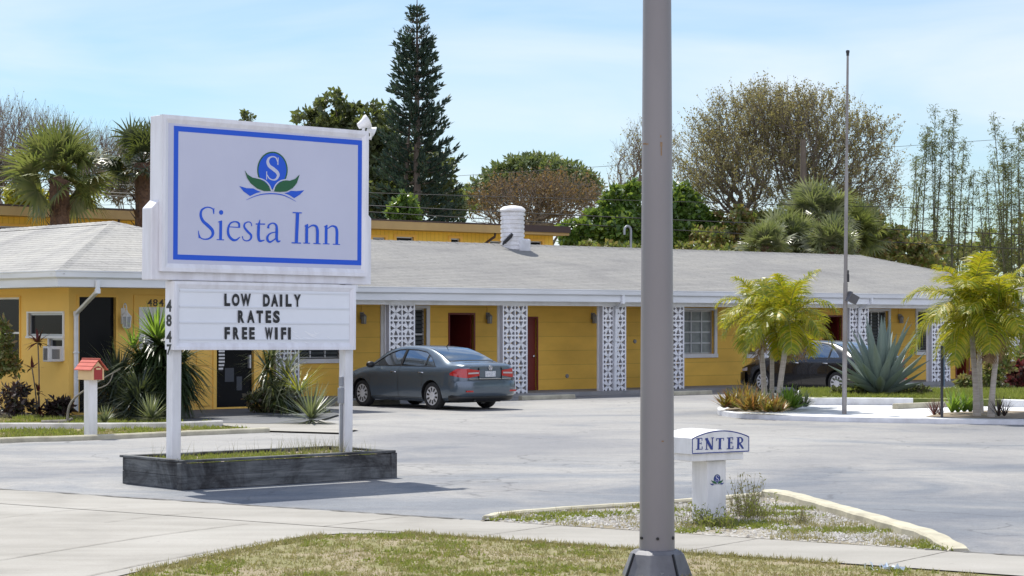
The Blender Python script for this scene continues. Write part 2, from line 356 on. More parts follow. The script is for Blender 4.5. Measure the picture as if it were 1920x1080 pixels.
def fit_text(mb, txt, u0, u1, v0, v1, fn, d, bold=.02, ex=.01):
    me = text_mesh(txt, 1, bold, .5); vs = [v.co.copy() for v in me.vertices]
    xs = [v.x for v in vs]; ys = [v.y for v in vs]; a, b = min(xs), max(xs); c, e = min(ys), max(ys)
    mb.add([fn(u0+(v.x-a)/(b-a)*(u1-u0), v0+(v.y-c)/(e-c)*(v1-v0), d-(v.z+.5)*ex) for v in vs], [tuple(p.vertices) for p in me.polygons])
    bpy.data.meshes.remove(me)
# ================================================================== GROUND
sheet('ground', [(-700, -60), (700, -60), (700, 1400), (-700, 1400)], 0, M['turf'])
P0 = G(900, 978); E1 = (G(1800, 1037)-P0).normalized(); NR = Vector((E1.y, -E1.x, 0))   # NR points to the road side
if NR.y > 0: NR = -NR
sheet('parking_lot', [P0-E1*24, P0+E1*60, W(75, 1), W(-24, 1)], .004, M['asphalt'])
SWW = 1.36
sheet('sidewalk', [P0-E1*60, P0-E1*60+NR*SWW, P0+E1*60+NR*SWW, P0+E1*60], .012, M['concrete'])
AP = [G(700, 1002), G(640, 1001.5), G(560, 1008), G(480, 1025), G(370, 1048), G(250, 1075), G(100, 1110), G(-300, 1230), G(-2600, 1230), P0-E1*40+NR*1.0, P0-E1*2+NR*1.0, P0+E1*.3+NR*1.3]
sheet('driveway_apron', AP, .008, M['concrete'])
jb = MB()                                                           # tooled joints and the ragged asphalt edge
def groove(pts, wd, z, jit=0, rnd=random.Random(3)):
    pts = catmull(pts, 8)
    vs = []
    for i, p in enumerate(pts):
        t = (pts[min(i+1, len(pts)-1)]-pts[max(i-1, 0)]).normalized(); n = Vector((-t.y, t.x, 0))
        h = wd/2*(1+rnd.uniform(-jit, jit)); q = p+n*rnd.uniform(-jit, jit)*wd*.4
        vs += [Vector((q.x+n.x*h, q.y+n.y*h, z)), Vector((q.x-n.x*h, q.y-n.y*h, z))]
    jb.add(vs, [(2*i, 2*i+1, 2*i+3, 2*i+2) for i in range(len(pts)-1)])
groove([G(-60, 1063), G(120, 1033), G(300, 1005), G(465, 984)], .012, .015, .4)
groove([G(-40, 978), G(60, 966), G(150, 957), G(240, 951)], .008, .015, .6)
groove([G(195, 982), G(290, 970), G(380, 963)], .008, .015, .6)
groove([G(60, 1105), G(215, 1072), G(300, 1054), G(500, 1016)], .012, .015, .4)
for px, py in ((640, 985), (1010, 992), (1395, 1017), (1760, 1040)):
    p = G(px, py); k = (p-P0).dot(E1); q = P0+E1*k; groove([q, q+NR*SWW*.5, q+NR*SWW], .012, .015, .3)
tag(jb.build('pavement_joints', mat('joint_dirt', (.16, .145, .125), .95, (.30, .28, .25), 9)), kind='structure')
jb = MB(); pts = [P0-E1*k+NR*.0 for k in (34, 26, 20, 15, 11, 8, 6, 4.5, 3.2, 2, 1, 0.2)]
groove([p+Vector((0, .02*math.sin(i*2.3), 0)) for i, p in enumerate(pts)], .06, .017, .8, random.Random(8))
groove([P0+E1*k for k in (4.75, 5.2, 6, 8, 12, 20)], .05, .017, .8)
tag(jb.build('asphalt_edge', mat('crumbled_edge', (.07, .07, .07), .95, (.22, .21, .20), 14)), kind='structure')

def kerb(name, pts, wd, ht, m, label, z0=0.0, n=6, cat='kerb', fade=None, bev=.02):
    pts = catmull([Vector((p[0], p[1], 0)) for p in pts], n); b = MB(); vs = []
    for i, p in enumerate(pts):
        t = (pts[min(i+1, len(pts)-1)]-pts[max(i-1, 0)]).normalized(); nn = Vector((-t.y, t.x, 0)); h = ht
        if fade and i >= len(pts)-fade: h = ht*(.35+.65*(len(pts)-1-i)/fade)
        jt = .012*math.sin(i*1.7)
        for sx, z in ((-1, 0), (-1, h-bev), (-1+2*bev/wd, h), (1-2*bev/wd, h), (1, h-bev), (1, 0)):
            q = p+nn*(sx*wd/2+jt); vs.append((q.x, q.y, z0+z))
    k = 6
    b.add(vs, [(i*k+j, (i+1)*k+j, (i+1)*k+j+1, i*k+j+1) for i in range(len(pts)-1) for j in range(k-1)]+[tuple(range(k)), tuple((len(pts)-1)*k+j for j in range(k-1, -1, -1))])
    return tag(b.build(name, m, fixn=True), label, cat)
# --- traffic island round the ENTER sign
ISL = [G(905, 980), G(935, 971), G(1060, 961), G(1200, 952), G(1330, 942), G(1440, 932), G(1500, 947), G(1600, 974), G(1700, 1004), G(1762, 1024), G(1792, 1034)]
ISLp = ISL+[P0+E1*((G(1792, 1036)-P0).dot(E1)), P0]
sheet('island_bed', ISLp, .015, M['shell'])
kerb('low_kerb', [G(915, 977), G(945, 970), G(1060, 960), G(1200, 951), G(1330, 941), G(1436, 932)], .12, .055, M['kerb_yellow'], 'thin low pale kerb along the back of the gravel island behind the ENTER sign')
kerb('yellow_kerb', [G(1440, 934), G(1475, 939), G(1540, 957), G(1620, 980), G(1700, 1004), G(1755, 1020), G(1800, 1036)], .19, .10, M['kerb_yellow'], 'broad faded yellow kerb along the right side of the gravel island', fade=8)
# --- beds on the left in front of the office
BED = [G(-300, 845), G(0, 830), G(250, 822), G(502, 810), G(470, 802), G(430, 800), W(-12.8, -3.1), W(-14.6, -2.2), W(-16.5, 2), W(-17, 12), G(-500, 790)]
sheet('front_bed', BED, .012, M['turf'])
kerb('bed_kerb', [G(-300, 846), G(0, 831), G(130, 827), G(250, 822), G(380, 816), G(502, 811)], .15, .09, M['kerb_yellow'], 'long pale yellow kerb edging the strip of grass below the red roofed mailbox')
kerb('garden_edging', [G(-200, 806), G(0, 805), G(160, 805), G(300, 804), G(415, 800)], .13, .12, M['kerb_grey'], 'low grey concrete edging in front of the yucca and the yellow office wall')
WALK = [G(420, 801), G(502, 811), G(640, 815), G(672, 808), W(-9.0, -1.6), W(-9.5, -2.2), W(-12.9, -2.2), W(-12.7, -3.2)]
sheet('office_walk', WALK, .035, M['concrete'])
sheet('painted_walk_shade', [G(350, 797), G(414, 796.5), G(500, 798), G(576, 797), G(612, 788), G(640, 779), W(-9.0, -2.0), W(-9.5, -2.3), W(-12.9, -2.3)], .041, mat('walk_shade_tone', (.085, .09, .10), .85, (.12, .125, .135), 2.5, .2, 40))  # shade by the glass door, painted as a dark sheet on the walk
# --- white island on the right
WI = [G(1346, 772), G(1350, 779), G(1395, 785), G(1480, 789), G(1600, 792), G(1760, 795), G(1920, 797), G(2100, 800), G(2100, 762), G(1900, 757), G(1505, 755), G(1440, 757), G(1375, 763)]
b = MB(); cc = catmull(WI[:8], 5)+WI[8:]; b.prism([(p.x, p.y) for p in cc], lambda u, v, d: (u, v, d), .0, .10)
tag(b.build('white_pad', M['concrete_white'], fixn=True), kind='structure')
RB = [G(1503, 766), G(1600, 767), G(1710, 768), G(1960, 772), G(2200, 775), G(2200, 752), G(1960, 748), G(1700, 746), G(1500, 750)]
b = MB(); b.prism([(p.x, p.y) for p in RB], lambda u, v, d: (u, v, d), .05, .25)
tag(b.build('raised_bed', mat('lush_turf', (.10, .13, .03), .95, (.22, .22, .07), 3, .6, 60), fixn=True), kind='structure')
b = MB(); fr = [G(1500, 751), G(1503, 766.5), G(1600, 767.5), G(1712, 768.5)]
kerb('planter_wall', fr, .10, .27, M['concrete_white'], 'low white painted wall holding the raised bed below the big agave', n=3)
kerb('planter_wall', [G(1880, 771), G(1960, 773), G(2200, 776)], .10, .27, M['concrete_white'], 'low white painted wall at the far right behind the tall palm trunks', n=3)
b = MB(); tb = [G(1735, 782, .1), G(1760, 775, .1), G(1850, 770, .1), G(1960, 772, .1), G(1960, 786, .1), G(1850, 785, .1)]
sheet('soil_patch', tb, .107, M['dirt'])
tb = [G(1358, 768, .1), G(1400, 757, .1), G(1470, 755, .1), G(1505, 762, .1), G(1488, 769, .1), G(1430, 773, .1), G(1378, 772, .1)]
sheet('soil_patch', tb, .107, M['dirt'])

# ================================================================== LONG MOTEL WING
DW = 1.75; D_E = -.38; D_R = 4.65
ZR = fac(965, 459.5, D_R)[1]; ZE = 2.88; A_R = fac(1612, 479, D_R)[0]; HALF = D_R-D_E; A_E = A_R+HALF; A_L = -11.0
mw = thing('motel_wing', 'long single storey yellow motel wing with grey shingle roof and white block screens', 'building', O, TH)
b = MB(); b.box(A_L+1.5, A_E-.9, -.16, 9, 0.0, .10); b.build('walkway_slab', mat('grey_walk_concrete', (.22, .22, .22), .9, (.29, .285, .28), 2), mw)  # walkway slab in a darker grey than the pale concrete
def wall_holes(b, f, a0, a1, z0, z1, holes, dep):         # f(a, z, depth) -> local point
    As = sorted({a0, a1}|{h[0] for h in holes}|{h[1] for h in holes}); Zs = sorted({z0, z1}|{h[2] for h in holes}|{h[3] for h in holes})
    for i in range(len(As)-1):
        for j in range(len(Zs)-1):
            ca, cz = (As[i]+As[i+1])/2, (Zs[j]+Zs[j+1])/2
            if any(h[0] < ca < h[1] and h[2] < cz < h[3] for h in holes): continue
            b.add([f(As[i], Zs[j], 0), f(As[i+1], Zs[j], 0), f(As[i+1], Zs[j+1], 0), f(As[i], Zs[j+1], 0)], [(0, 1, 2, 3)])
    for x0, x1, y0, y1 in [h[:4] for h in holes]:
        for p, q in (((x0, y0), (x1, y0)), ((x1, y0), (x1, y1)), ((x1, y1), (x0, y1)), ((x0, y1), (x0, y0))):
            b.add([f(*p, 0), f(*q, 0), f(*q, dep), f(*p, dep)], [(0, 1, 2, 3)])
def rect(x0, y0, x1, y1, d=DW):
    a0, z1 = fac(x0, y0, d); a1, _ = fac(x1, y0, d); am = (x0+x1)/2
    return a0, a1, fac(am, y1, d)[1], fac(am, y0, d)[1]
WIN = [('louvre', 557, 574, 641, 673), ('tall', 719, 578, 799, 676), ('grid', 1240, 582, 1339, 664), ('louvre', 1403, 602, 1473, 664), ('louvre', 1624, 583, 1665, 657), ('blind', 1720, 583, 1788, 659), ('louvre', 1842, 590, 1884, 655)]
DOR = [('open', 843, 590, 888), ('red', 979, 597, 1006), ('red', 1494, 606, 1530), ('open', 1544, 594, 1577), ('open', 1793, 598, 1816)]
holes = [rect(*w_[1:]) for w_ in WIN]
for k, x0, y0, x1 in DOR:
    a0, z1 = fac(x0, y0, DW); a1 = fac(x1, y0, DW)[0]; holes.append((a0, a1, .10, z1))
b = MB(); wall_holes(b, lambda a, z, d: (a, DW+d, z), A_L, A_E-1.6, .10, 2.6, holes, .14)
b.add([(A_L, DW, .1), (A_L, 8.9, .1), (A_L, 8.9, 2.6), (A_L, DW, 2.6)], [(0, 1, 2, 3)])
b.add([(A_E-1.6, DW, .1), (A_E-1.6, 8.9, .1), (A_E-1.6, 8.9, 2.6), (A_E-1.6, DW, 2.6)], [(0, 1, 2, 3)])
b.add([(A_L, 8.9, .1), (A_E-1.6, 8.9, .1), (A_E-1.6, 8.9, 2.6), (A_L, 8.9, 2.6)], [(0, 1, 2, 3)])
b.build('wall', M['yellow_wall'], mw)
def window(root, f, r, kind, trim=.11, trimmat='white_paint', dep=.13, sill=True):     # f(a, z, depth)
    a0, a1, z0, z1 = r; b = MB()
    def bx(x0, x1, y0, y1, d0, d1): 
        vs = [f(x, y, d) for d in (d0, d1) for x, y in ((x0, y0), (x1, y0), (x1, y1), (x0, y1))]
        b.add(vs, [(0, 3, 2, 1), (4, 5, 6, 7), (0, 1, 5, 4), (1, 2, 6, 5), (2, 3, 7, 6), (3, 0, 4, 7)])
    bx(a0-trim, a0, z0, z1, -.03, .02); bx(a1, a1+trim, z0, z1, -.03, .02); bx(a0-trim, a1+trim, z1, z1+trim*.7, -.035, .02)
    bx(a0-trim*1.1, a1+trim*1.1, z0-trim, z0, -.055, .02)
    fr = b.build('window', M[trimmat], root)
    b = MB(); b.add([f(a0, z0, dep), f(a1, z0, dep), f(a1, z1, dep), f(a0, z1, dep)], [(0, 1, 2, 3)])
    b.build('pane', M['frosted'] if kind == 'grid' else M['glass_dark'] if kind in ('hung', 'plain') else M['pane'], fr)
    b = MB(); t = .022
    n, m_ = {'grid': (5, 4), 'louvre': (3, 1), 'tall': (2, 2), 'blind': (3, 1), 'plain': (1, 1), 'hung': (1, 2)}[kind]
    for i in range(n+1):
        x = a0+(a1-a0)*i/n; x = min(max(x, a0+t), a1-t); bx(x-t, x+t, z0, z1, dep-.04, dep-.005)
    for j in range(m_+1):
        z = z0+(z1-z0)*j/m_; z = min(max(z, z0+t), z1-t); bx(a0, a1, z-t, z+t, dep-.036, dep-.008)
    b.build('sash', M['alu'] if kind != 'hung' else M['white_paint'], fr)
    if kind in ('louvre', 'blind', 'tall'):
        b = MB(); k = int((z1-z0)/(.10 if kind != 'blind' else .055))
        for j in range(k):
            z = z0+(z1-z0)*(j+.5)/k; h = (z1-z0)/k
            b.add([f(a0+t, z-h*.45, dep-.05), f(a1-t, z-h*.45, dep-.05), f(a1-t, z+h*.3, dep-.008), f(a0+t, z+h*.3, dep-.008)], [(0, 1, 2, 3)])
        b.build('louvre', M['louvre'] if kind != 'blind' else M['blind'], fr)
    return fr
M['louvre'] = mat('louvre_glass', (.05, .06, .065), .15, (.10, .115, .12), 2); M['blind'] = mat('venetian_blind', (.12, .12, .12), .5)
F1 = lambda a, z, d: (a, DW+d, z)
for (kind, *_), r in zip(WIN, holes): window(mw, F1, r, kind)
for (kind, *_), r in zip(DOR, holes[len(WIN):]):
    a0, a1, z0, z1 = r; b = MB(); t = .05
    b.box(a0-t, a0, DW-.02, DW+.1, z0, z1+t); b.box(a1, a1+t, DW-.02, DW+.1, z0, z1+t); b.box(a0, a1, DW-.02, DW+.1, z1, z1+t)
    if kind == 'red':
        fr = b.build('door_frame', M['red_door'], mw); b = MB(); b.box(a0, a1, DW+.06, DW+.10, z0, z1)
        for zz in (.25, .75, 1.35): b.box(a0+.12, a1-.12, DW+.045, DW+.062, z0+zz, z0+zz+(.4 if zz < 1 else .45))
        dr = b.build('door', M['red_door'], fr, bevel=.004)
        b = MB(); b.lathe([(.001, -.06), (.03, -.055), (.03, -.03), (.012, -.02), (.012, 0)], 10, (a1-.1, DW+.05, z0+.95), 'y'); b.build('handle', M['chrome'], fr)
    else:
        fr = b.build('door_frame', M['red_door'], mw)
        b = MB(); b.box(a1-.045, a1, DW+.1, DW+.95, z0, z1); b.build('door', M['red_door'], fr)
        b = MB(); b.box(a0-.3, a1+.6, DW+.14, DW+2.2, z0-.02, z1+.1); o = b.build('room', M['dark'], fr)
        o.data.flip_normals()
        # open the front of the room box
        bm = bmesh.new(); bm.from_mesh(o.data); bmesh.ops.delete(bm, geom=[f_ for f_ in bm.faces if abs(f_.calc_center_median().y-(DW+.14)) < .01], context='FACES'); bm.to_mesh(o.data); bm.free()
for px, py in ((1063, 705), (1190, 640)):
    a_, z_ = fac(px, py, DW); b = MB(); b.lathe([(.001, -.03), (.05, -.03), (.06, -.01), (.06, .0)], 14, (a_, DW, z_), 'y'); b.build('wall_vent', M['metal_grey'], mw, smooth=40)
# roof: two slopes, hip at the far end, gable at the office end
b = MB(); z0 = ZE-.02; A0 = A_L-.3; D_B = D_R+HALF
v = [(A0, D_E, z0), (A_E, D_E, z0), (A_E, D_B, z0), (A0, D_B, z0), (A0, D_R, ZR), (A_R, D_R, ZR)]
b.add(v, [(0, 1, 5, 4), (1, 2, 5), (2, 3, 4, 5), (0, 4, 3)])
b.add([(p[0], p[1], p[2]-.06) for p in v], [(0, 4, 5, 1), (1, 5, 2), (2, 5, 4, 3)])
b.add([(A0, D_E, z0), (A_E, D_E, z0), (A_E, D_E, z0-.06), (A0, D_E, z0-.06)], [(0, 3, 2, 1)])
b.add([(A_E, D_E, z0), (A_E, D_B, z0), (A_E, D_B, z0-.06), (A_E, D_E, z0-.06)], [(0, 3, 2, 1)])
rf = b.build('roof', M['roof'], mw)
b = MB(); n = 60                                                    # ridge and hip caps
def caps(p, q, n, wd=.16):
    p = Vector(p); q = Vector(q); d = (q-p)/n; s_ = d.cross(Vector((0, 0, 1))).normalized()
    for i in range(n):
        c0 = p+d*i; c1 = p+d*(i+1.12); up = Vector((0, 0, .035))
        b.add([c0+s_*wd-Vector((0, 0, .045)), c0+up, c0-s_*wd-Vector((0, 0, .045)), c1+s_*wd-Vector((0, 0, .05)), c1+up*.75, c1-s_*wd-Vector((0, 0, .05))], [(0, 1, 4, 3), (1, 2, 5, 4), (0, 2, 1)])
caps((A0, D_R, ZR), (A_R, D_R, ZR), 90); caps((A_R, D_R, ZR), (A_E, D_E, z0), 26); b.build('ridge_cap', M['roof'], rf)
# fascia, gutter, soffit, header beam
def eave(root, run, zt, zb, name='fascia'):
    # run: list of (a, d) points along the eave edge, outside on the right hand when walking
    b = MB(); prof = [(0, zb), (.0, zt-.16), (.02, zt-.165), (.09, zt-.13), (.10, zt-.03), (.115, zt-.02), (.115, zt), (.0, zt)]
    P_ = [Vector((p[0], p[1], 0)) for p in run]; vs = []
    for i, p in enumerate(P_):
        t0 = (p-P_[i-1]).normalized() if i else (P_[1]-p).normalized(); t1 = (P_[i+1]-p).normalized() if i < len(P_)-1 else t0
        n0 = Vector((t0.y, -t0.x, 0)); n1 = Vector((t1.y, -t1.x, 0)); n = (n0+n1).normalized(); n = n/max(.3, n.dot(n0))
        for o_, z in prof: vs.append(p+n*o_+Vector((0, 0, z)))
    k = len(prof)
    b.add(vs, [(i*k+j, i*k+j+1, (i+1)*k+j+1, (i+1)*k+j) for i in range(len(P_)-1) for j in range(k-1)]+[tuple(range(k)), tuple((len(P_)-1)*k+j for j in range(k-1, -1, -1))])
    return b.build(name, M['trim_white'], root, fixn=True)
M['trim_white'] = mat('white_trim', (.72, .74, .77), .5, (.60, .62, .64), 1.2, 0, stretch=(.4, .4, 3))
eave(mw, [(A0, D_E), (A_E, D_E), (A_E, D_B)], 2.88, 2.55)
b = MB(); b.box(A0, A_E-.02, D_E+.005, DW+.3, 2.56, 2.60); b.box(A_E-1.7, A_E-.02, DW+.3, D_B, 2.56, 2.60); b.build('soffit', M['trim_white'], mw)
b = MB(); b.box(A_L+1.5, A_E-1.2, -.06, .14, 2.44, 2.56); b.build('beam', M['white_paint'], mw)
# breeze block screens
def block_screen(root, ac, cols, rows=6, size=.405, z0=.04):
    b = MB(); g = size; th = .05; wd = cols*g; y0, y1 = 0.0, .13; a0 = ac-wd/2
    h = (2.44-z0)/rows
    for i in range(cols+1): x = a0+i*g; b.box(x-.022, x+.022, y0, y1, z0, 2.44)
    for j in range(rows+1): z = z0+j*h; b.box(a0-.02, a0+wd+.02, y0+.002, y1-.002, max(z-.022, z0), min(z+.022, 2.439))
    for i in range(cols):
        for j in range(rows):
            cx, cz = a0+(i+.5)*g, z0+(j+.5)*h
            for sx, sz in ((1, 1), (1, -1), (-1, 1), (-1, -1)):
                for p, q in (((.27, .5)), ((.5, .27))):
                    e = Vector((cx+sx*p*g, .065, cz+sz*q*h)); b.bar((cx, .065, cz), e, .036, .12, Vector((0, 1, 0)))
                b.bar((cx, .065, cz), (cx+sx*.29*g, .065, cz+sz*.29*h), .05, .116, Vector((0, 1, 0)))
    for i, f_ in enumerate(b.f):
        ys = [b.v[k][1] for k in f_]; b.m[i] = 0 if max(ys)-min(ys) < .02 else 1  # faces inside the holes take the painted shade tone
    return b.build('block_screen', [M['screen_white'], M['hole_shade']], root)
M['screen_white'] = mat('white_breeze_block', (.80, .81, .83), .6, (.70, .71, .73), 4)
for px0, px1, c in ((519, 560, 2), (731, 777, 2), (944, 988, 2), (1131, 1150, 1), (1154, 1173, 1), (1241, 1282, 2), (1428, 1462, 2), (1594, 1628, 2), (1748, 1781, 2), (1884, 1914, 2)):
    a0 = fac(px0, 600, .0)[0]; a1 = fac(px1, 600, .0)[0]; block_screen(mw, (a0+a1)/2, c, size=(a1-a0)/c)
for px in (730.5, 943.5, 1130.5, 1241, 1428, 1594, 1747.5):          # slim white posts carrying the beam at each screen
    a0 = fac(px, 600, 0)[0]; b = MB(); b.box(a0-.035, a0+.03, .145, .21, .1, 2.44); b.build('porch_post', M['white_paint'], mw)
def downspout(root, pts, r=.045):
    b = MB(); pts = [Vector(p) for p in pts]
    for p, q in zip(pts[:-1], pts[1:]):
        d = (q-p).normalized(); b.bar(p-d*.02, q+d*.02, .085, .065, Vector((0, 1, 0)) if abs(d.z) > .5 else Vector((0, 0, 1)))
    for p in pts[1:-1]: b.box(p.x-.05, p.x+.05, p.y-.04, p.y+.04, p.z-.05, p.z+.05)
    for q in (pts[-2]*.6+pts[-1]*.4,): b.box(q.x-.055, q.x+.055, q.y-.045, q.y+.045, q.z-.02, q.z+.02)
    return b.build('downspout', M['trim_white'], root, bevel=.008, seg=1)
a0 = fac(1152.5, 600, -.05)[0]; a1 = fac(1166, 600, D_E)[0]; downspout(mw, [(a1, D_E-.05, 2.74), (a1, D_E-.05, 2.55), (a0+.05, -.06, 2.38), (a0, -.06, .12)])
a0 = fac(1609, 600, -.05)[0]; a1 = fac(1632, 600, D_E)[0]; downspout(mw, [(a1, D_E-.05, 2.74), (a1, D_E-.05, 2.60), (a0+.05, -.06, 2.40), (a0, -.06, .12)])
# chimney on the ridge, flashing, vent
ac = fac(961, 440, D_R-.25)[0]; zt = fac(961, 396, D_R-.25)[1]; b = MB(); prof = []
z = ZR-.55; k = 0
while z < zt-.06:
    prof += [(.325, z+.012), (.352, z+.03), (.352, z+.10), (.325, z+.112)]; z += .125
prof += [(.37, z+.01), (.385, z+.05), (.36, z+.10), (.27, z+.16), (.1, z+.19), (.001, z+.195)]
b.lathe(prof, 36, (ac, D_R-.25, 0)); b.build('chimney', M['brick_plain'] if 'brick_plain' in M else mat('painted_brick', (.76, .76, .77), .75, (.60, .59, .58), 4, .3, 30), rf, smooth=30)
b = MB(); b.box(ac-.05, ac+.37, D_R-.66, D_R-.1, ZR-.35, ZR+.16); b.build('chimney_base', M['concrete_white'], rf, bevel=.05)
b = MB(); x = fac(950, 450, D_R-.5)[0]; zz = fac(950, 450, D_R-.5)[1]
for i in range(7): b.tube([(x-.14+.05*i, D_R-.5, zz-.14+.035*i), (x-.10+.05*i, D_R-.5, zz-.06+.04*i), (x-.03+.045*i, D_R-.52, zz-.10+.04*i)], [.03, .05, .015], 6)
b.build('flashing', M['black'], rf)
x = fac(1183, 455, D_R+.6)[0]; zz = fac(1183, 432, D_R+.6)[1]; b = MB()
b.tube([(x, D_R+.6, ZR-.4), (x, D_R+.6, zz)]+[(x-.14+.14*math.cos(t), D_R+.6, zz+.13*math.sin(t)) for t in [PI*i/8 for i in range(1, 9)]]+[(x-.28, D_R+.6, zz-.14)], .035, 8)
b.build('vent_pipe', M['metal_grey'], rf, smooth=60)

# wall lamps on the wing
def wall_lamp(px, py, label):
    a, z = fac(px, py, DW-.1); t = thing('wall_lamp', label, 'wall lamp', W(a, DW, z), TH, 'small grey lanterns on the yellow wall')
    b = MB(); b.box(-.05, .05, -.02, 0, -.02, .16); b.tube([(0, -.01, .12), (0, -.10, .15), (0, -.10, .10)], .012, 6); b.build('bracket', M['metal_grey'], t)
    b = MB(); b.lathe([(.001, .12), (.03, .115), (.085, .06), (.085, .05)], 6, (0, -.10, 0)); b.lathe([(.06, -.14), (.075, -.13), (.075, -.12)], 6, (0, -.10, 0))
    for k in range(6): c, s_ = math.cos(PI/3*k), math.sin(PI/3*k); b.bar((.07*c, -.10+.07*s_, .055), (.06*c, -.10+.06*s_, -.13), .012, .012)
    b.build('lantern', M['metal_grey'], t)
    b = MB(); b.lathe([(.05, -.12), (.062, .05)], 6, (0, -.10, 0)); b.build('lamp_glass', mat('lamp_glass', (.4, .4, .38), .3), t)
    b = MB(); b.bar((0, -.01, .15), (0, -.01, 2.5-z), .018, .014, Vector((0, 1, 0))); b.build('conduit', M['yellow_trim'], t)
wall_lamp(682, 597, 'small grey lantern on the yellow wall just right of the big sign')
wall_lamp(918, 597, 'small grey wall lantern between the open dark doorway and a white block screen')
wall_lamp(1115, 597, 'small grey lantern on the yellow wall left of the screen split by a downspout')
wall_lamp(1690, 598, 'small grey lantern on the yellow wall above the tips of the agave')

# ================================================================== OFFICE
DO = -2.28; A1 = -14.53; A2 = fac(492, 700, DO)[0]; EL = -15.63; ER = -8.0; EF = -3.8; ZO = 3.05; ZOb = 2.72
of = thing('motel_office', 'yellow motel office with pale hipped shingle roof and glass door', 'building', O, TH)
apx, apd = -12.54, EF+3.12; ZAP = 4.24
b = MB(); v = [(EL, EF, ZO-.02), (ER, EF, ZO-.02), (ER, 12, ZO-.02), (EL, 12, ZO-.02), (apx, apd, ZAP), (apx, 12, ZAP)]
b.add(v, [(0, 1, 4), (0, 4, 5, 3), (1, 2, 5, 4), (3, 5, 2)])
for p, q in ((0, 1), (3, 0), (1, 2)):
    b.add([v[p], v[q], (v[q][0], v[q][1], ZO-.09), (v[p][0], v[p][1], ZO-.09)], [(0, 3, 2, 1)])
orf = b.build('roof', M['roof_pale'], of)
b = MB(); caps((apx, apd, ZAP), (EL, EF, ZO-.02), 20, .15); caps((apx, apd, ZAP), (ER, EF, ZO-.02), 20, .15); caps((apx, 12, ZAP), (apx, apd, ZAP), 55, .15)
b.build('ridge_cap', M['roof_pale'], orf)
eave(of, [(EL, 12), (EL, EF), (ER, EF), (ER, 4)], ZO, ZOb)
b = MB(); b.box(EL+.005, ER-.005, EF+.005, DO+.2, ZOb+.01, ZOb+.05); b.box(EL+.005, A1+.3, DO+.2, 12, ZOb+.01, ZOb+.05); b.build('soffit', M['trim_white'], of)
# front wall (faces the road) and end wall (faces left)
def rO(x0, y0, x1, y1): return rect(x0, y0, x1, y1, DO)
dark_door = rO(148, 557, 217, 775); dark_door = (dark_door[0], dark_door[1], .05, dark_door[3])
gl_door = rO(405, 600, 475, 763)
hol = [dark_door, gl_door]
b = MB(); FO = lambda a, z, d: (a, DO+d, z); wall_holes(b, FO, A1, A2, 0, ZOb+.02, hol, .12)
FE = lambda d_, z, dep: (A1+dep, d_, z)
def rE(x0, y0, x1, y1):
    d0, z1 = end(x0, y0, A1); d1, _ = end(x1, y0, A1); return min(d0, d1), max(d0, d1), end((x0+x1)/2, y1, A1)[1], end((x0+x1)/2, y0, A1)[1]
h1 = rE(54, 587, 119, 630); h2 = rE(-60, 558, 38, 690); h3 = rE(93, 634, 119, 672)
wall_holes(b, FE, DO, 12, 0, ZOb+.02, [h1, h2, h3], .12)
b.add([(A2, DO, 0), (A2, 3, 0), (A2, 3, ZOb), (A2, DO, ZOb)], [(0, 1, 2, 3)])
b.build('wall', M['yellow_flat'], of)
window(of, FE, h1, 'plain', trim=.05, dep=.06); window(of, FE, h2, 'hung', trim=.03, trimmat='yellow_trim', dep=.1); window(of, FE, h3, 'plain', trim=.045, dep=.06)
# dark screened doorway
a0, a1, z0, z1 = dark_door; b = MB(); b.box(a0-.05, a0, DO-.02, DO+.08, 0, z1+.05); b.box(a1, a1+.05, DO-.02, DO+.08, 0, z1+.05); b.box(a0, a1, DO-.02, DO+.08, z1, z1+.05)
fr = b.build('door_frame', M['yellow_trim'], of)
b = MB(); b.add([(a0, DO+.09, 0), (a1, DO+.09, 0), (a1, DO+.09, z1), (a0, DO+.09, z1)], [(0, 1, 2, 3)]); b.build('screen_panel', M['glass_dark'], fr)
# glass door with yellow frame, sidelight panel
a0, a1, z0, z1 = gl_door; b = MB()
for x0, x1, zz0, zz1 in ((a0-.09, a0, 0, z1+.1), (a1, a1+.12, 0, z1+.1), (a0, a1, z1, z1+.1), (a0, a1, z0-.06, z0)): b.box(x0, x1, DO-.035, DO+.04, zz0, zz1)
b.box(a0-.52, a0-.17, DO-.03, DO, .12, .95); b.box(a0-.52, a0-.17, DO-.03, DO, 1.02, 2.0)
fr = b.build('door_frame', M['yellow_trim'], of, bevel=.006, seg=1)
b = MB(); b.add([(a0, DO+.06, z0), (a1, DO+.06, z0), (a1, DO+.06, z1), (a0, DO+.06, z1)], [(0, 1, 2, 3)]); b.build('door', M['glass_dark'], fr)
b = MB(); b.box(a1-.12, a1-.08, DO-.03, DO+.05, .95, 1.25); b.build('handle', M['alu'], fr)
# papers behind the glass
b = MB(); 
for x0, y0, x1, y1 in ((424, 690, 441, 716), (446, 706, 456, 732)): r = rO(x0, y0, x1, y1); b.box(r[0], r[1], DO+.050, DO+.056, r[2], r[3])
b.build('notice', mat('faded_paper', (.035, .042, .055), .4), fr)
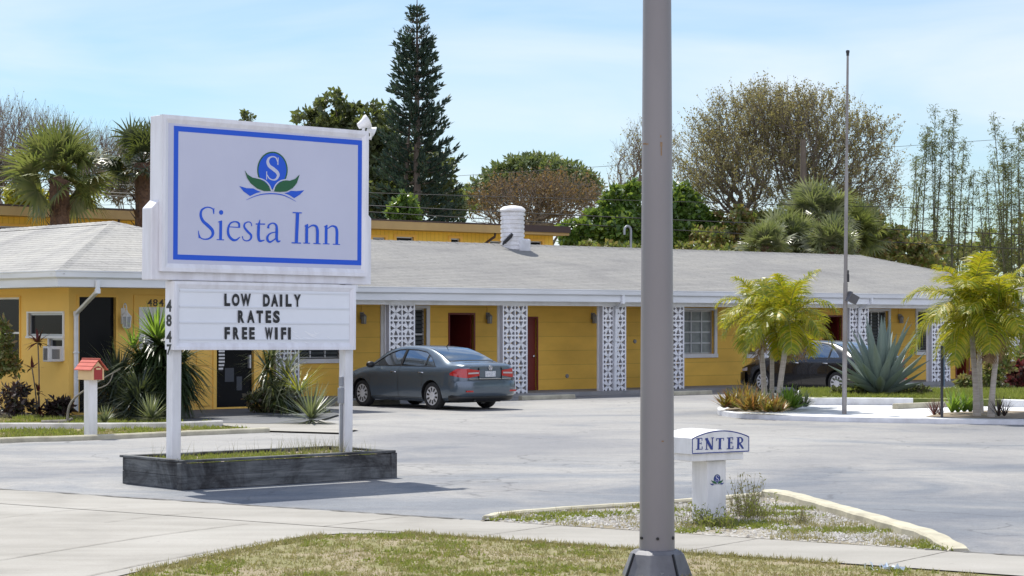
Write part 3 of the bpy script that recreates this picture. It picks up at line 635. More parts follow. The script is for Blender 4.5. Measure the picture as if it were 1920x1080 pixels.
# raised number panel and white board behind the yucca
r = rO(250, 553, 330, 700); b = MB(); b.box(r[0], r[1], DO-.03, DO, r[2], r[3]); pn = b.build('wall_panel', M['yellow_trim'], of, bevel=.008, seg=1)
r = rO(259, 576, 330, 690); b = MB(); b.box(r[0], r[1], DO-.05, DO-.031, r[2], r[3]); b.build('white_board', M['white_paint'], pn)
b = MB(); y = DO-.031
for ch, x0, x1 in (('4', 275, 283.6), ('8', 285.5, 294), ('4', 296, 305), ('7', 307, 315)): 
    r = rO(x0, 561, x1, 574.5); fit_text(b, ch, r[0], r[1], r[2], r[3], lambda u, v, d: (u, d, v), y, .005, .012)
b.build('house_number', mat('brown_number', (.045, .025, .02), .5), pn)
# downspout at the corner
p1 = fac(183, 527, EF-.06); p2 = fac(183, 546, EF-.06); 
downspout(of, [(p1[0], EF-.06, p1[1]), (p2[0], EF-.06, p2[1]), (A1+.14, DO-.06, fac(146, 588, DO)[1]), (A1+.14, DO-.06, .1)])
# AC unit in the end wall window
d0, z0 = end(93, 678, A1-.2); d1, z1 = end(119, 649, A1)
ac_ = thing('air_conditioner', 'grey box air conditioner sticking out below the office window', 'air conditioner', W(A1, (d0+d1)/2, z0), TH)
hh = (z1-z0); ww = abs(d0-d1)/2*1.08
b = MB(); b.box(-.36, .1, -ww, ww, 0, hh); b.build('case', M['ac_case'] if 'ac_case' in M else mat('beige_metal', (.62, .62, .62), .5), ac_, bevel=.015)
b = MB()
for i in range(14): z = .04+i*(hh-.08)/14; b.box(-.372, -.358, -ww+.05, ww-.05, z, z+.012)
M['fins'] = mat('dark_fins', (.10, .10, .105), .6); b.build('grille', M['fins'], ac_); b = MB()
for i in range(10): z = .06+i*(hh-.12)/10; b.box(-.28, -.10, -ww-.008, -ww+.005, z, z+.014)
b.build('grille', M['fins'], ac_)
# carriage lantern right of the dark doorway
p = fac(237, 612, DO-.15); lt = thing('carriage_lantern', 'large white carriage lantern on the office wall beside the dark doorway', 'wall lamp', W(p[0], DO, p[1]), TH)
b = MB(); b.box(-.05, .05, -.02, 0, .05, .40); b.tube(catmull([(0, -.01, .2), (0, -.03, .42), (0, -.09, .50), (0, -.15, .44), (0, -.16, .36)], 4), .014, 6); b.build('bracket', M['white_paint'], lt)
b = MB(); b.lathe([(.001, .36), (.02, .35), (.04, .30), (.11, .23), (.12, .21)], 6, (0, -.16, 0)); b.lathe([(.03, -.06), (.085, -.03), (.09, -.01)], 6, (0, -.16, 0))
for k in range(6): c, s_ = math.cos(PI/3*k), math.sin(PI/3*k); b.bar((.11*c, -.16+.11*s_, .22), (.085*c, -.16+.085*s_, -.02), .018, .018)
b.build('lantern', M['white_paint'], lt)
b = MB(); b.lathe([(.075, -.01), (.10, .21)], 6, (0, -.16, 0)); b.build('lamp_glass', mat('grey_lamp_glass', (.32, .34, .36), .15), lt)
# striped banner by the glass door
r = rO(408, 657, 419, 696); bn = MB(); n = 12; s0, s1 = r[0], r[1]
for i in range(n):
    bn.cur = i % 2; z0_ = r[2]+(r[3]-r[2])*i/n; z1_ = r[2]+(r[3]-r[2])*(i+1)/n; w0 = (s1-s0)*(.55+.45*min(1, i/5)); w1 = (s1-s0)*(.55+.45*min(1, (i+1)/5))
    bn.box(s0, s0+w1, DO-.05, DO-.042+.0005*(i % 2), z0_, z1_)
tag(bn.build('striped_banner', [M['black'], M['white_paint']]), 'black and white striped banner hanging at the edge of the glass door', 'banner')
o = bpy.data.objects['striped_banner']; o.location = O; o.rotation_euler = (0, 0, TH)

# ================================================================== TWO STOREY BLOCK BEHIND
DB = 19.7; rb = thing('rear_block', 'two storey yellow sided block with flat brown edged roof behind the motel', 'building', O, TH)
ZB = fac(700, 410, DB)[1]; AB1 = fac(1068, 425, DB)[0]; AB0 = AB1-42; AW1 = fac(1037, 440, DB+.8)[0]
wb = []
for x0, x1, y0 in ((-30, 52, 424), (620, 660, 443), (698, 722, 445), (743, 775, 444), (845, 862, 447), (918, 940, 452), (985, 1016, 452), (560, 590, 440), (150, 200, 431)):
    r = rect(x0, y0, x1, y0+50, DB+.8); wb.append(r)
b = MB(); wall_holes(b, lambda a, z, d: (a, DB+.8+d, z), AB0, AW1, 0, ZB-.3, wb, .1)
b.add([(AW1, DB+.8, 0), (AW1, DB+10, 0), (AW1, DB+10, ZB-.3), (AW1, DB+.8, ZB-.3)], [(0, 1, 2, 3)]); b.build('wall', M['yellow_siding'], rb)
for r in wb: window(rb, lambda a, z, d: (a, DB+.8+d, z), r, 'plain', trim=.12, trimmat='yellow_trim', dep=.09)
b = MB(); b.box(AB0, AB1, DB, DB+11, ZB-.06, ZB); rr = b.build('roof', M['brown_trim'], rb)
b = MB(); b.box(AB0, AB1-.01, DB+.01, DB+10.9, ZB-.36, ZB-.062); b.build('fascia', M['tan_soffit'], rb)
af = fac(980, 425, DB)[0]; b = MB(); b.box(af, AB1+.01, DB-.05, DB+.005, ZB-.26, ZB-.02); b.box(AB1, AB1+.04, DB+.005, DB+11, ZB-.26, ZB-.02); b.build('brown_fascia', M['brown_trim'], rb)
for px in (892, 183):
    a = fac(px, 440, DB+.75)[0]; b = MB(); b.tube([(a+.45, DB+.1, ZB-.3), (a+.45, DB+.15, ZB-.5), (a+.1, DB+.72, ZB-.95), (a, DB+.74, ZB-1.2), (a, DB+.74, .3)], .05, 8); b.build('downspout', M['brown_trim'], rb, smooth=60)
# ================================================================== MAIN SIGN
C0 = G(345, 920); PL = 3.10; SO = C0+B*.52+U*(PL/2)
sg = thing('motel_sign', 'tall white two post motel sign with blue bordered face and letter board', 'sign', SO, TH)
sg.rotation_euler = (0, R(.42), TH); bpy.context.view_layer.update(); SI = sg.matrix_world.inverted()
def sgn(px, py, yl, I=None):
    I = I or SI; o = I @ Vector((0, 0, EYE)); d = I.to_3x3() @ Vector(((px-960)/F, 1, -(py-HZ)/F)); t = (yl-o.y)/d.y
    return o.x+d.x*t, o.z+d.z*t
YF = -.17
xl = (sgn(307, 217, YF)[0]+sgn(300, 505, YF)[0])/2; xr = (sgn(691, 246, YF)[0]+sgn(688, 517, YF)[0])/2
zt = (sgn(307, 217, YF)[1]+sgn(691, 245, YF)[1])/2; zb = (sgn(299, 508, YF)[1]+sgn(688, 518, YF)[1])/2
b = MB(); b.box(xl, xr, YF+.03, .10, zb, zt); cab = b.build('cabinet', M['sign_frame'], sg, bevel=.006)
# retaining frame with a sloped inner lip
b = MB(); fw = .115
def ring(b, x0, x1, z0, z1, w_, yo, yi, yb):
    o = [(x0, z0), (x1, z0), (x1, z1), (x0, z1)]; i = [(x0+w_, z0+w_), (x1-w_, z0+w_), (x1-w_, z1-w_), (x0+w_, z1-w_)]
    m_ = [(x0+w_*.4, z0+w_*.4), (x1-w_*.4, z0+w_*.4), (x1-w_*.4, z1-w_*.4), (x0+w_*.4, z1-w_*.4)]
    vs = [(x, yb, z) for x, z in o]+[(x, yo, z) for x, z in o]+[(x, yo, z) for x, z in m_]+[(x, yi, z) for x, z in i]
    b.add(vs, [(r*4+k, r*4+(k+1) % 4, (r+1)*4+(k+1) % 4, (r+1)*4+k) for r in range(3) for k in range(4)])
ring(b, xl-.004, xr+.004, zb-.004, zt+.004, fw, YF-.012, YF+.022, YF+.05); b.build('frame', M['sign_frame'], cab)
b = MB(); b.box(xl+fw*.8, xr-fw*.8, YF+.012, YF+.028, zb+fw*.8, zt-fw*.8); face = b.build('face_panel', M['sign_white'], cab)
bx0 = (sgn(328, 237, YF)[0]+sgn(324.5, 487, YF)[0])/2; bx1 = sgn(679, 380, YF)[0]; bz1 = (sgn(328, 237, YF)[1]+sgn(679, 262, YF)[1])/2; bz0 = (sgn(324, 487, YF)[1]+sgn(679, 497, YF)[1])/2
bw = .062; b = MB(); y0, y1 = YF+.009, YF+.0125
for x0, x1, z0, z1 in ((bx0, bx1, bz1-bw, bz1), (bx0, bx1, bz0, bz0+bw), (bx0, bx0+bw, bz0+bw, bz1-bw), (bx1-bw, bx1, bz0+bw, bz1-bw)): b.box(x0, x1, y0, y1, z0, z1)
b.build('blue_border', M['blue'], face)
# lettering drawn as pen strokes (serif)
class Strokes:
    def __init__(s, fn, y): s.b = MB(); s.fn = fn; s.y = y; s.k = 0
    def st(s, pts, ws, curve=True):
        s.k += 1; d = s.y-.00025*(s.k % 24)
        if curve and len(pts) > 2:
            n = 7; P_ = catmull(pts, n); W_ = interp(ws, n)
        else: P_ = [Vector(p) for p in pts]; W_ = ws if hasattr(ws, '__len__') else [ws]*len(pts)
        s.b.ribbon(P_, W_, s.fn, d)
    def poly(s, pts):
        s.k += 1; d = s.y-.00025*(s.k % 24); s.b.add([s.fn(u, v, d) for u, v in pts], [tuple(range(len(pts)))])
    def disc(s, c, rx, ry, n=20): s.poly([(c[0]+rx*math.cos(2*PI*k/n), c[1]+ry*math.sin(2*PI*k/n)) for k in range(n)])
def map_zoom(ox, oy, sc, I=None):
    def fn(u, v, d):
        x, z = sgn(ox+u/sc, oy+v/sc, d, I); return (x, d, z)
    return fn
T = Strokes(map_zoom(355, 370, 6.4), YF+.010)
T.st([(291, 185), (280, 138), (215, 119), (152, 150), (137, 215), (165, 285), (225, 340), (275, 395), (280, 450), (242, 492), (185, 503), (135, 485), (113, 430)], [12, 14, 15, 24, 31, 36, 40, 38, 32, 21, 15, 14, 10])
T.st([(297, 128), (293, 200)], [8, 12]); T.st([(108, 400), (119, 490)], [9, 14])
T.disc((382, 181), 25, 28); T.st([(378, 285), (375, 505)], 34); T.st([(345, 297), (393, 284)], [10, 18]); T.st([(328, 507), (418, 511)], 11)
T.st([(470, 353), (608, 362)], 11); T.st([(600, 362), (594, 312), (548, 292), (490, 315), (465, 385), (475, 460), (520, 508), (565, 510), (608, 475)], [24, 24, 15, 19, 27, 31, 31, 23, 9])
T.st([(750, 345), (738, 305), (703, 295), (665, 318), (662, 360), (700, 410), (742, 455), (735, 500), (695, 522), (650, 508), (637, 465)], [10, 12, 13, 19, 24, 28, 26, 21, 14, 12, 9])
T.st([(836, 310), (832, 360), (830, 470), (848, 522), (903, 513)], [26, 34, 34, 29, 8]); T.st([(797, 320), (910, 321)], 14); T.st([(848, 268), (836, 325)], [5, 28])
T.st([(947, 372), (957, 330), (1005, 310), (1043, 335), (1050, 400), (1048, 490), (1064, 530), (1095, 520)], [28, 19, 14, 25, 32, 33, 25, 8]); T.st([(1045, 415), (980, 430), (942, 465), (940, 512), (975, 535), (1042, 490)], [9, 14, 24, 30, 21, 9])
T.b.build('lettering', M['blue'], face); T.b = MB()
T.st([(1300, 180), (1285, 545)], [40, 37]); T.st([(1240, 182), (1350, 187)], 13); T.st([(1228, 545), (1340, 549)], 13)
for dx, dy in ((0, 0), (233, 9)):
    T.st([(1410+dx, 330+dy), (1408+dx, 548+dy)], 34); T.st([(1385+dx, 347+dy), (1424+dx, 325+dy)], [9, 18]); T.st([(1370+dx, 548+dy), (1450+dx, 551+dy)], 11)
    T.st([(1424+dx, 368+dy), (1478+dx, 336+dy), (1524+dx, 350+dy), (1538+dx, 400+dy), (1538+dx, 470+dy), (1537+dx, 552+dy)], [10, 18, 28, 34, 34, 34]); T.st([(1490+dx, 553+dy), (1575+dx, 557+dy)], 11)
T.b.build('lettering', M['blue'], face)
def emblem(fn, y, parent, mb, mg, mw_):
    A_ = Strokes(fn, y); egg = lambda rx, ry, tip: [(818+rx*math.cos(t), 440-ry*math.sin(t)) for t in [R(-32)+R(244)*k/30 for k in range(31)]]+[(820, tip)]
    A_.poly(egg(258, 312, 772)); e0 = A_.b.build('oval_outline', mg, parent)
    A_ = Strokes(fn, y-.0012)
    A_.poly(egg(236, 288, 768))
    for p in ([(260, 710), (380, 745), (500, 750), (560, 785), (630, 808), (540, 830), (440, 878), (330, 800)], [(1355, 780), (1230, 795), (1130, 790), (1080, 815), (1020, 830), (1100, 860), (1185, 915), (1280, 855)]): A_.poly(p)
    A_.st([(375, 945), (500, 890), (640, 850), (820, 838), (980, 858), (1100, 905), (1215, 970)], [4, 12, 16, 18, 16, 12, 4]); A_.b.build('blue_shapes', mb, parent)
    A_ = Strokes(fn, y-.0026)
    A_.st([(902, 300), (878, 235), (820, 214), (760, 240), (738, 300), (765, 370), (830, 420), (898, 480), (914, 535), (880, 592), (825, 606), (765, 580), (728, 520)], [14, 20, 20, 34, 46, 54, 60, 56, 46, 32, 20, 20, 14])
    A_.st([(914, 228), (908, 352)], [14, 18]); A_.st([(720, 462), (720, 600)], [16, 14])
    A_.st([(545, 575), (590, 578), (685, 615), (760, 690), (806, 795)], [20]*5); A_.st([(1085, 600), (1040, 602), (945, 626), (874, 690), (826, 795)], [20]*5); A_.b.build('white_shapes', mw_, parent)
    A_ = Strokes(fn, y-.0040)
    A_.poly([(352, 445), (400, 515), (480, 565), (590, 590), (680, 630), (750, 700), (790, 795), (680, 795), (560, 750), (450, 660), (390, 570)])
    A_.poly([(1278, 515), (1200, 590), (1110, 620), (1040, 615), (950, 640), (880, 700), (845, 800), (940, 810), (1060, 800), (1160, 745), (1230, 660)]); A_.b.build('leaf_shapes', mg, parent)
emblem(map_zoom(420, 270, 9), YF+.0095, face, M['blue'], M['leaf_green'], M['sign_white'])
# wider box behind the cabinet with chamfered shoulders
x0 = sgn(283.5, 460, -.10)[0]; x1 = sgn(696, 460, -.10)[0]; z0 = sgn(480, 529, -.10)[1]; z1 = sgn(284, 372, -.10)[1]
b = MB(); ch = .11; b.prism([(x0, z0), (x1, z0), (x1, z1-ch), (x1-ch, z1), (x0+ch, z1), (x0, z1-ch)], lambda u, v, d: (u, d, v), -.105, .115)
b.build('back_box', M['sign_frame'], sg, bevel=.012, fixn=True)
# letter board
YR = -.15; rx0 = sgn(326, 600, YR)[0]; rx1 = sgn(666, 600, YR)[0]; rz0 = sgn(500, 655.5, YR)[1]; rz1 = z0-.015
b = MB(); b.box(rx0, rx1, YR+.04, .045, rz0, rz1)
ring(b, rx0-.003, rx1+.003, rz0-.003, rz1+.003, .085, YR-.012, YR+.012, YR+.06); lb = b.build('letter_board', M['sign_frame'], sg)
b = MB(); b.box(rx0+.06, rx1-.06, YR+.015, YR+.03, rz0+.06, rz1-.06); b.build('board_panel', mat('board_white', (.80, .82, .86), .35, (.75, .77, .81), 1.5), lb)
b = MB()
for py in (548.5, 577, 606, 637):
    z = sgn(500, py, YR)[1]; b.box(rx0+.085, rx1-.085, YR+.006, YR+.0145, z-.010, z+.010)
b.build('letter_rail', mat('clear_rail', (.69, .71, .75), .3), lb)
b = MB(); fnl = lambda u, v, d: (lambda q: (q[0], d, q[1]))(sgn(u, -v, d))
for wd, y0, y1, xs_ in (('LOW', 459, 556, ((626, 672), (685, 745), (754, 833))), ('DAILY', 464, 560, ((928, 981), (990, 1046), (1058, 1078), (1104, 1150), (1168, 1222))), ('RATES', 589, 687, ((732, 782), (803, 862), (876, 928), (948, 991), (1006, 1058))),
                     ('FREE', 719, 816, ((628, 670), (694, 742), (764, 804), (820, 863))), ('WIFI', 721, 817, ((943, 1004), (1020, 1042), (1068, 1108), (1122, 1144)))):
    b = MB()
    for ch_, (x0, x1) in zip(wd, xs_):
        dy = (sum(xs_[0])/2-(x0+x1)/2)*-.007; q = lambda y: 440+(y+dy)/4.153; fit_text(b, ch_, 270+x0/4.153, 270+x1/4.153, -q(y1), -q(y0), fnl, YR+.0055, .05 if ch_ != 'I' else 0, .0015)
    b.build('board_lettering', M['black'], lb)
b = MB()                                                           # scuffed film on the lower right of the board
rnd = random.Random(5)
for i in range(26):
    px, py = rnd.uniform(545, 615), rnd.uniform(615, 650); 
    if py < 612+.0*px: continue
    T2 = [(px, py), (px+rnd.uniform(4, 12), py+rnd.uniform(2, 6)), (px+rnd.uniform(10, 22), py+rnd.uniform(3, 9))]
    b.ribbon(catmull(T2, 4), interp([.3, 1.6, .3], 4), lambda u, v, d: (lambda q: (q[0], d, q[1]))(sgn(u, v, d)), YR+.0135-.00004*i)
b.build('scuff', mat('scuff_white', (.88, .89, .91), .5), lb)
# posts
pw = .128
for px, nm in ((322.5, 0), (646.5, 1)):
    xa = sgn(px, 760, -pw/2)[0]; b = MB(); b.box(xa, xa+pw, -pw/2, pw/2, .0, z0+.2); pp = b.build('post', M['post_white'], sg, bevel=.006)
    if nm == 0:
        def sgx(px_, py_, xp):
            o = SI @ Vector((0, 0, EYE)); d = SI.to_3x3() @ Vector(((px_-960)/F, 1, -(py_-HZ)/F)); t_ = (xp-o.x)/d.x; return (xp, o.y+d.y*t_, o.z+d.z*t_)
        for chh, y0, y1 in (('4', 562, 584.5), ('8', 589.5, 612), ('4', 620.5, 642)):
            b = MB(); fit_text(b, chh, 311.6, 321.6, -y1, -y0, lambda u, v, d: sgx(u, -v, d), rx0-.0045, .03, .001); b.build('house_number', M['black'], lb)
        b = MB(); fit_text(b, '7', 312.4, 321.6, -666, -645.5, lambda u, v, d: sgx(u, -v, d), min(xa, rx0)-.0045, .03, .001); b.build('house_number', M['black'], pp)
    else:
        b = MB(); zc = sgn(px, 742, -.1)[1]; b.box(xa-.055, xa-.002, -.05, .02, zc-.10, zc+.10); b.box(xa-.045, xa-.002, -.04, .01, zc+.12, zc+.24); b.box(xa-.03, xa-.002, -.03, 0, .3, zc-.11)
        b.build('conduit_box', M['metal_grey'], pp, bevel=.005)
# floodlights on the top right corner
for (px, py, sc, dr) in ((683, 231, .80, Vector((.75, -.35, .45))), (697, 245, .55, Vector((.8, -.4, -.35)))):
    xx, zz = sgn(px, py, -.02); c = Vector((xx, -.02, zz)); d = dr.normalized(); q = d.to_track_quat('Z', 'Y').to_matrix().to_4x4(); q.translation = c
    b = MB(); prof = [(.001, -.12), (.05, -.11), (.062, -.06), (.085, .0), (.115, .05), (.118, .075), (.10, .08), (.001, .06)]
    k = MB(); k.lathe([(r*sc, h*sc) for r, h in prof], 14); b.add([q @ Vector(p) for p in k.v], k.f)
    b.tube([c+Vector((0, 0, -.02)), c+Vector((.0, .02, -.10)), (min(xx, xr-.03), 0, zt-.02)], .022, 8); b.build('floodlight', M['white_paint'], sg, smooth=40)

# timber planter box round the posts
pb = thing('planter_box', 'weathered dark timber planter box round the feet of the big sign', 'planter', C0, TH); PD = 1.40; HT = .32
b = MB(); t = .06
rnd = random.Random(2)
def boards(b, p, q, n, z0, z1, out, th):
    p = Vector(p); q = Vector(q); d = (q-p).normalized(); h = (z1-z0)/n; nrm = Vector(out)
    for i in range(n):
        o = nrm*rnd.uniform(-.008, .008); dz = rnd.uniform(-.004, .004)
        vs = [p+o, q+o, q+o-nrm*th, p+o-nrm*th]
        b.add([Vector((v.x, v.y, z0+h*i+.003+dz)) for v in vs]+[Vector((v.x, v.y, z0+h*(i+1)-.003+dz)) for v in vs], [(3, 2, 1, 0), (4, 5, 6, 7), (0, 1, 5, 4), (1, 2, 6, 5), (2, 3, 7, 6), (3, 0, 4, 7)])
boards(b, (0, 0, 0), (PL, 0, 0), 2, 0, HT, (0, -1, 0), t); b.build('front_boards', M['wood'], pb, bevel=.006)
b = MB(); boards(b, (0, PD, 0), (0, t+.004, 0), 2, 0, HT+.008, (-1, 0, 0), t); b.build('end_boards', M['wood'], pb, bevel=.006)
b = MB(); boards(b, (PL, t+.004, 0), (PL, PD, 0), 2, 0, HT, (1, 0, 0), t); b.build('end_boards', M['wood'], pb, bevel=.006)
b = MB(); boards(b, (PL, PD, 0), (0, PD, 0), 2, 0, HT+.004, (0, 1, 0), t); b.build('back_boards', M['wood'], pb, bevel=.006)
b = MB(); b.box(-.03, PL+.03, -.02, .075, HT+.006, HT+.036); b.box(-.03, .065, .078, PD+.03, HT+.008, HT+.036); b.box(PL-.06, PL+.03, .078, PD, HT+.006, HT+.034); b.box(.07, PL+.03, PD-.07, PD+.03, HT+.006, HT+.032)
b.build('cap_boards', M['wood'], pb, bevel=.006)
b = MB(); b.box(t, PL-t, t, PD-t, .02, HT-.02); b.build('soil', M['dirt'], pb)
for x, y in ((-.008, .03), (PL+.008, .03), (PL+.008, PD-.03)):
    b = MB(); b.box(x-.045, x+.045, y-.045, y+.045, .0, HT+.004); b.build('corner_post', M['wood'], pb, bevel=.006)

# ================================================================== ENTER SIGN
AE = R(34); e0 = G(1326, 981); PW = .24
es = thing('enter_sign', 'low white pedestal sign with arched cap reading ENTER in navy', 'sign', e0, AE); bpy.context.view_layer.update(); EI = es.matrix_world.inverted()
b = MB(); b.box(0, PW, 0, PW, 0, .61); b.build('pedestal', M['post_white'], es, bevel=.006)
cx0, cz0 = sgn(1297, 852, -.12, EI); cx1, _ = sgn(1405, 850, -.12, EI); czs = sgn(1297, 822, -.12, EI)[1]; czt = sgn(1352, 806.5, -.12, EI)[1]
b = MB(); b.box(cx0+.035, cx1-.045, -.085, .345, cz0-.075, cz0); b.build('collar', M['post_white'], es, bevel=.008)
arc = [(cx0+(cx1-cx0)*k/20, czs+(czt-czs)*(1-((k-10)/10)**2)) for k in range(21)]
b = MB(); b.prism([(cx0, cz0), (cx1, cz0)]+arc[::-1], lambda u, v, d: (u, d, v), -.12, .38); cap = b.build('arched_cap', M['post_white'], es, fixn=True, smooth=30)
fe = map_zoom(1250, 790, 5.144, EI); T = Strokes(fe, -.1212)
bd = [(cx0+.008, czs-.004), (cx0+.008, cz0+.008), (cx1-.008, cz0+.008), (cx1-.008, czs-.004)]
T2 = Strokes(lambda u, v, d: (u, d, v), -.1212)
for p, q in zip(bd[:-1], bd[1:]): T2.st([p, q], .010, False)
T2.st([(x+(.008 if i == 0 else -.008 if i == 20 else 0), z-.008) for i, (x, z) in enumerate(arc)], [.010]*21); T2.b.build('border_line', M['navy'], cap)
for dx, dy in ((0, 0), (297, -6)):
    T.st([(308+dx, 162+dy), (305+dx, 272+dy)], 21); T.st([(285+dx, 167+dy), (342+dx, 163+dy)], 8); T.st([(341+dx, 161+dy), (341+dx, 186+dy)], 7); T.st([(306+dx, 214+dy), (335+dx, 212+dy)], 7); T.st([(334+dx, 202+dy), (334+dx, 224+dy)], 6)
    T.st([(283+dx, 272+dy), (344+dx, 268+dy)], 8); T.st([(343+dx, 243+dy), (343+dx, 270+dy)], 7)
T.st([(388, 165), (386, 270)], 9); T.st([(382, 165), (438, 270)], [26, 24]); T.st([(443, 160), (441, 273)], 9); T.st([(374, 166), (400, 164)], 7); T.st([(372, 271), (402, 270)], 7); T.st([(428, 160), (458, 158)], 7)
T.st([(516, 165), (513, 267)], 21); T.st([(480, 168), (552, 163)], 8); T.st([(482, 166), (482, 189)], 7); T.st([(550, 162), (550, 186)], 7); T.st([(496, 268), (532, 266)], 7)
T.st([(692, 157), (689, 263)], 21); T.st([(690, 159), (715, 157), (730, 178), (722, 202), (692, 210)], [8, 11, 20, 11, 8]); T.st([(702, 208), (722, 240), (737, 261)], [16, 20, 16]); T.st([(672, 264), (706, 262)], 7); T.st([(724, 262), (744, 260)], 7); T.st([(674, 158), (695, 156)], 7)
T.b.build('lettering', M['navy'], cap)
sE = .155/1.1; cxe = PW/2+.004
emblem(lambda u, v, d: (cxe+(u-815)/1000*sE*1.18, d, .435+((430-v)+.068*(u-815))/1000*sE*.98), -.0005, es, M['navy'], M['leaf_green'], M['sign_white'])

# ================================================================== MAILBOX
mb_ = thing('mailbox', 'house shaped mailbox with salmon red roof on a thick white post', 'mailbox', G(170, 821), TH); s = .085
b = MB(); b.box(-s, s, -s, s, 0, 1.0); b.build('post', M['post_white'], mb_, bevel=.008)
b = MB(); hw = .115; b.prism([(-hw, 1.0), (hw, 1.0), (hw, 1.175), (0, 1.315), (-hw, 1.175)], lambda u, v, d: (u, d, v), -.25, .23); bx_ = b.build('box', M['cream'], mb_, fixn=True)
b = MB(); b.prism([(-.078, 1.005), (.078, 1.005), (.078, 1.2), (.0, 1.235), (-.078, 1.2)], lambda u, v, d: (u, d, v), -.262, -.251); dr_ = b.build('door', M['red_panel'], bx_, fixn=True)
b = MB(); b.box(-.045, .045, -.270, -.262, 1.175, 1.205); b.build('name_plate', M['cream'], bx_, bevel=.004, seg=1)
b = MB()
for sx in (-1, 1):
    nx = Vector((.165, 0, -.20)).normalized()
    for i in range(3):
        u0, u1 = i/3, (i+1.12)/3; lift = .012
        p0 = Vector((sx*.165*u0, 0, 1.35-.19*u0+lift)); p1 = Vector((sx*.165*u1, 0, 1.35-.19*u1+lift+.012)); tn = Vector((0, 0, -.014))
        vs = [Vector((p.x, y, p.z))+o for o in (Vector(), tn) for p, y in ((p0, -.30), (p1, -.30), (p1, .27), (p0, .27))]
        b.add(vs, [(0, 1, 2, 3), (7, 6, 5, 4), (0, 4, 5, 1), (1, 5, 6, 2), (2, 6, 7, 3), (3, 7, 4, 0)])
b.box(-.02, .02, -.30, .27, 1.352, 1.372); b.build('roof', M['red_roof'], mb_, fixn=True)

# ================================================================== STREET LIGHT POLE
pl = thing('street_light_pole', 'thick grey steel street light pole crossing the whole view', 'street light', G(1232, 1079))
b = MB(); b.lathe([(.139, .15), (.136, .5), (.108, 5.0), (.085, 9.2), (.001, 9.22)], 40); sh = b.build('shaft', M['pole'], pl, smooth=40)
b = MB(); n = 8; vs = []
for r, z in ((.285, 0), (.272, .03), (.215, .175), (.175, .205), (.15, .205)):
    for k in range(n): t = 2*PI*(k+.5)/n+R(8); vs.append((r*math.cos(t), r*math.sin(t), z))
b.add(vs, [(i*n+k, i*n+(k+1) % n, (i+1)*n+(k+1) % n, (i+1)*n+k) for i in range(4) for k in range(n)]); b.build('base_cover', M['pole_base'], pl, bevel=.012)
for k in range(4):
    b = MB(); t = R(8)+2*PI*(2*k+.5)/8; d = Vector((math.cos(t), math.sin(t), 0)); q = Vector((-d.y, d.x, 0)); p0 = d*.290; p1 = d*.214
    b.bar(Vector((p0.x, p0.y, .0)), Vector((p1.x, p1.y, .182)), .012, .02); b.build('cover_seam', M['black'], pl)
b = MB()
for k in range(6):
    t = R(-92)+k*PI/3; d = Vector((math.cos(t), math.sin(t), 0)); b.tube([Vector((0, 0, .30))+d*.13, Vector((0, 0, .30))+d*.149], [.014, .012], 8)
b.build('bolt', M['black'], pl)
b = MB(); b.box(.0, .02, -.165, -.15, .0, .08); b.tube([(.02, -.23, .0), (.02, -.23, .05)], .02, 8); b.build('anchor_bolt', M['metal_grey'], pl)
b = MB()
def on_shaft(ang, z, w_, h):
    r = .108+(5-z)/4.5*.028+.0015; vs = []
    for zz in (z, z+h):
        for k in range(5): t = R(ang)+w_*(k/4-.5)/r; vs.append((r*math.cos(t), r*math.sin(t), zz))
    b.add(vs, [(k, k+1, k+6, k+5) for k in range(4)])
zr = (1079-276)/239; on_shaft(-150, zr, .04, .012); on_shaft(-135, zr-.004, .03, .012); on_shaft(-78, zr-.02, .018, .035); on_shaft(-78, zr-.09, .010, .07); on_shaft(-80, zr+.05, .01, .02); on_shaft(-75, 1.05, .018, .010)
b.build('rust_streak', M['rust'], sh)

# ================================================================== FLAGPOLE, SIGN POST, WHEEL STOPS
fp = G(1583, 776, .1); t = thing('flagpole', 'tall thin weathered flagpole without a flag beside the agave', 'flagpole', fp)
tp = at(1589.5, 99, fp.y)-fp; b = MB(); q = lambda z: (tp.x*z/tp.z, 0, z)
b.tube([q(0), q(2.7)], [.050, .047], 14); b.tube([q(2.7), q(5)], [.040, .036], 14); b.tube([q(5), q(tp.z)], [.030, .023], 14); b.build('shaft', mat('oxidised_pole', (.30, .29, .28), .6, (.19, .165, .15), 3, stretch=(1, 1, .5)), t, smooth=50)
b = MB(); b.lathe([(.001, .06), (.035, .05), (.04, .02), (.03, -.02), (.03, -.06)], 12, q(tp.z)); b.build('finial', M['black'], t, smooth=50)
b = MB(); z = 2.72; b.box(.045, .10, -.03, .03, z, z+.16); b.tube([(.075, 0, z+.16), (.08, 0, z+.24)], .02, 6); b.build('cleat', M['black'], t)
z = 2.38; b = MB(); mt = Matrix.Translation((.17, -.02, z)) @ Matrix.Rotation(R(28), 4, 'Y') @ Matrix.Rotation(R(20), 4, 'Z'); b.box(-.10, .10, -.07, .07, -.09, .09, mt); b.box(-.125, -.10, -.09, .09, -.11, .11, mt); b.tube([(.05, 0, z-.02), (.1, 0, z-.01)], .025, 8)
b.build('floodlight', mat('dark_grey_metal', (.10, .10, .11), .5), t, bevel=.008)
p = G(1766, 783, .1); t = thing('sign_post', 'black post with narrow blue sign seen edge on in front of a block screen', 'sign', p, R(86))
hs = (783-648)/((783-HZ)/(EYE-.1)); b = MB(); b.box(-.03, .03, -.025, .025, 0, hs); b.build('post', mat('black_post', (.025, .025, .028), .5), t, bevel=.005)
b = MB(); b.box(-.16, .16, -.038, -.027, hs-.80, hs-.02); b.build('sign_plate', mat('slate_blue', (.10, .15, .20), .5), t, bevel=.004)
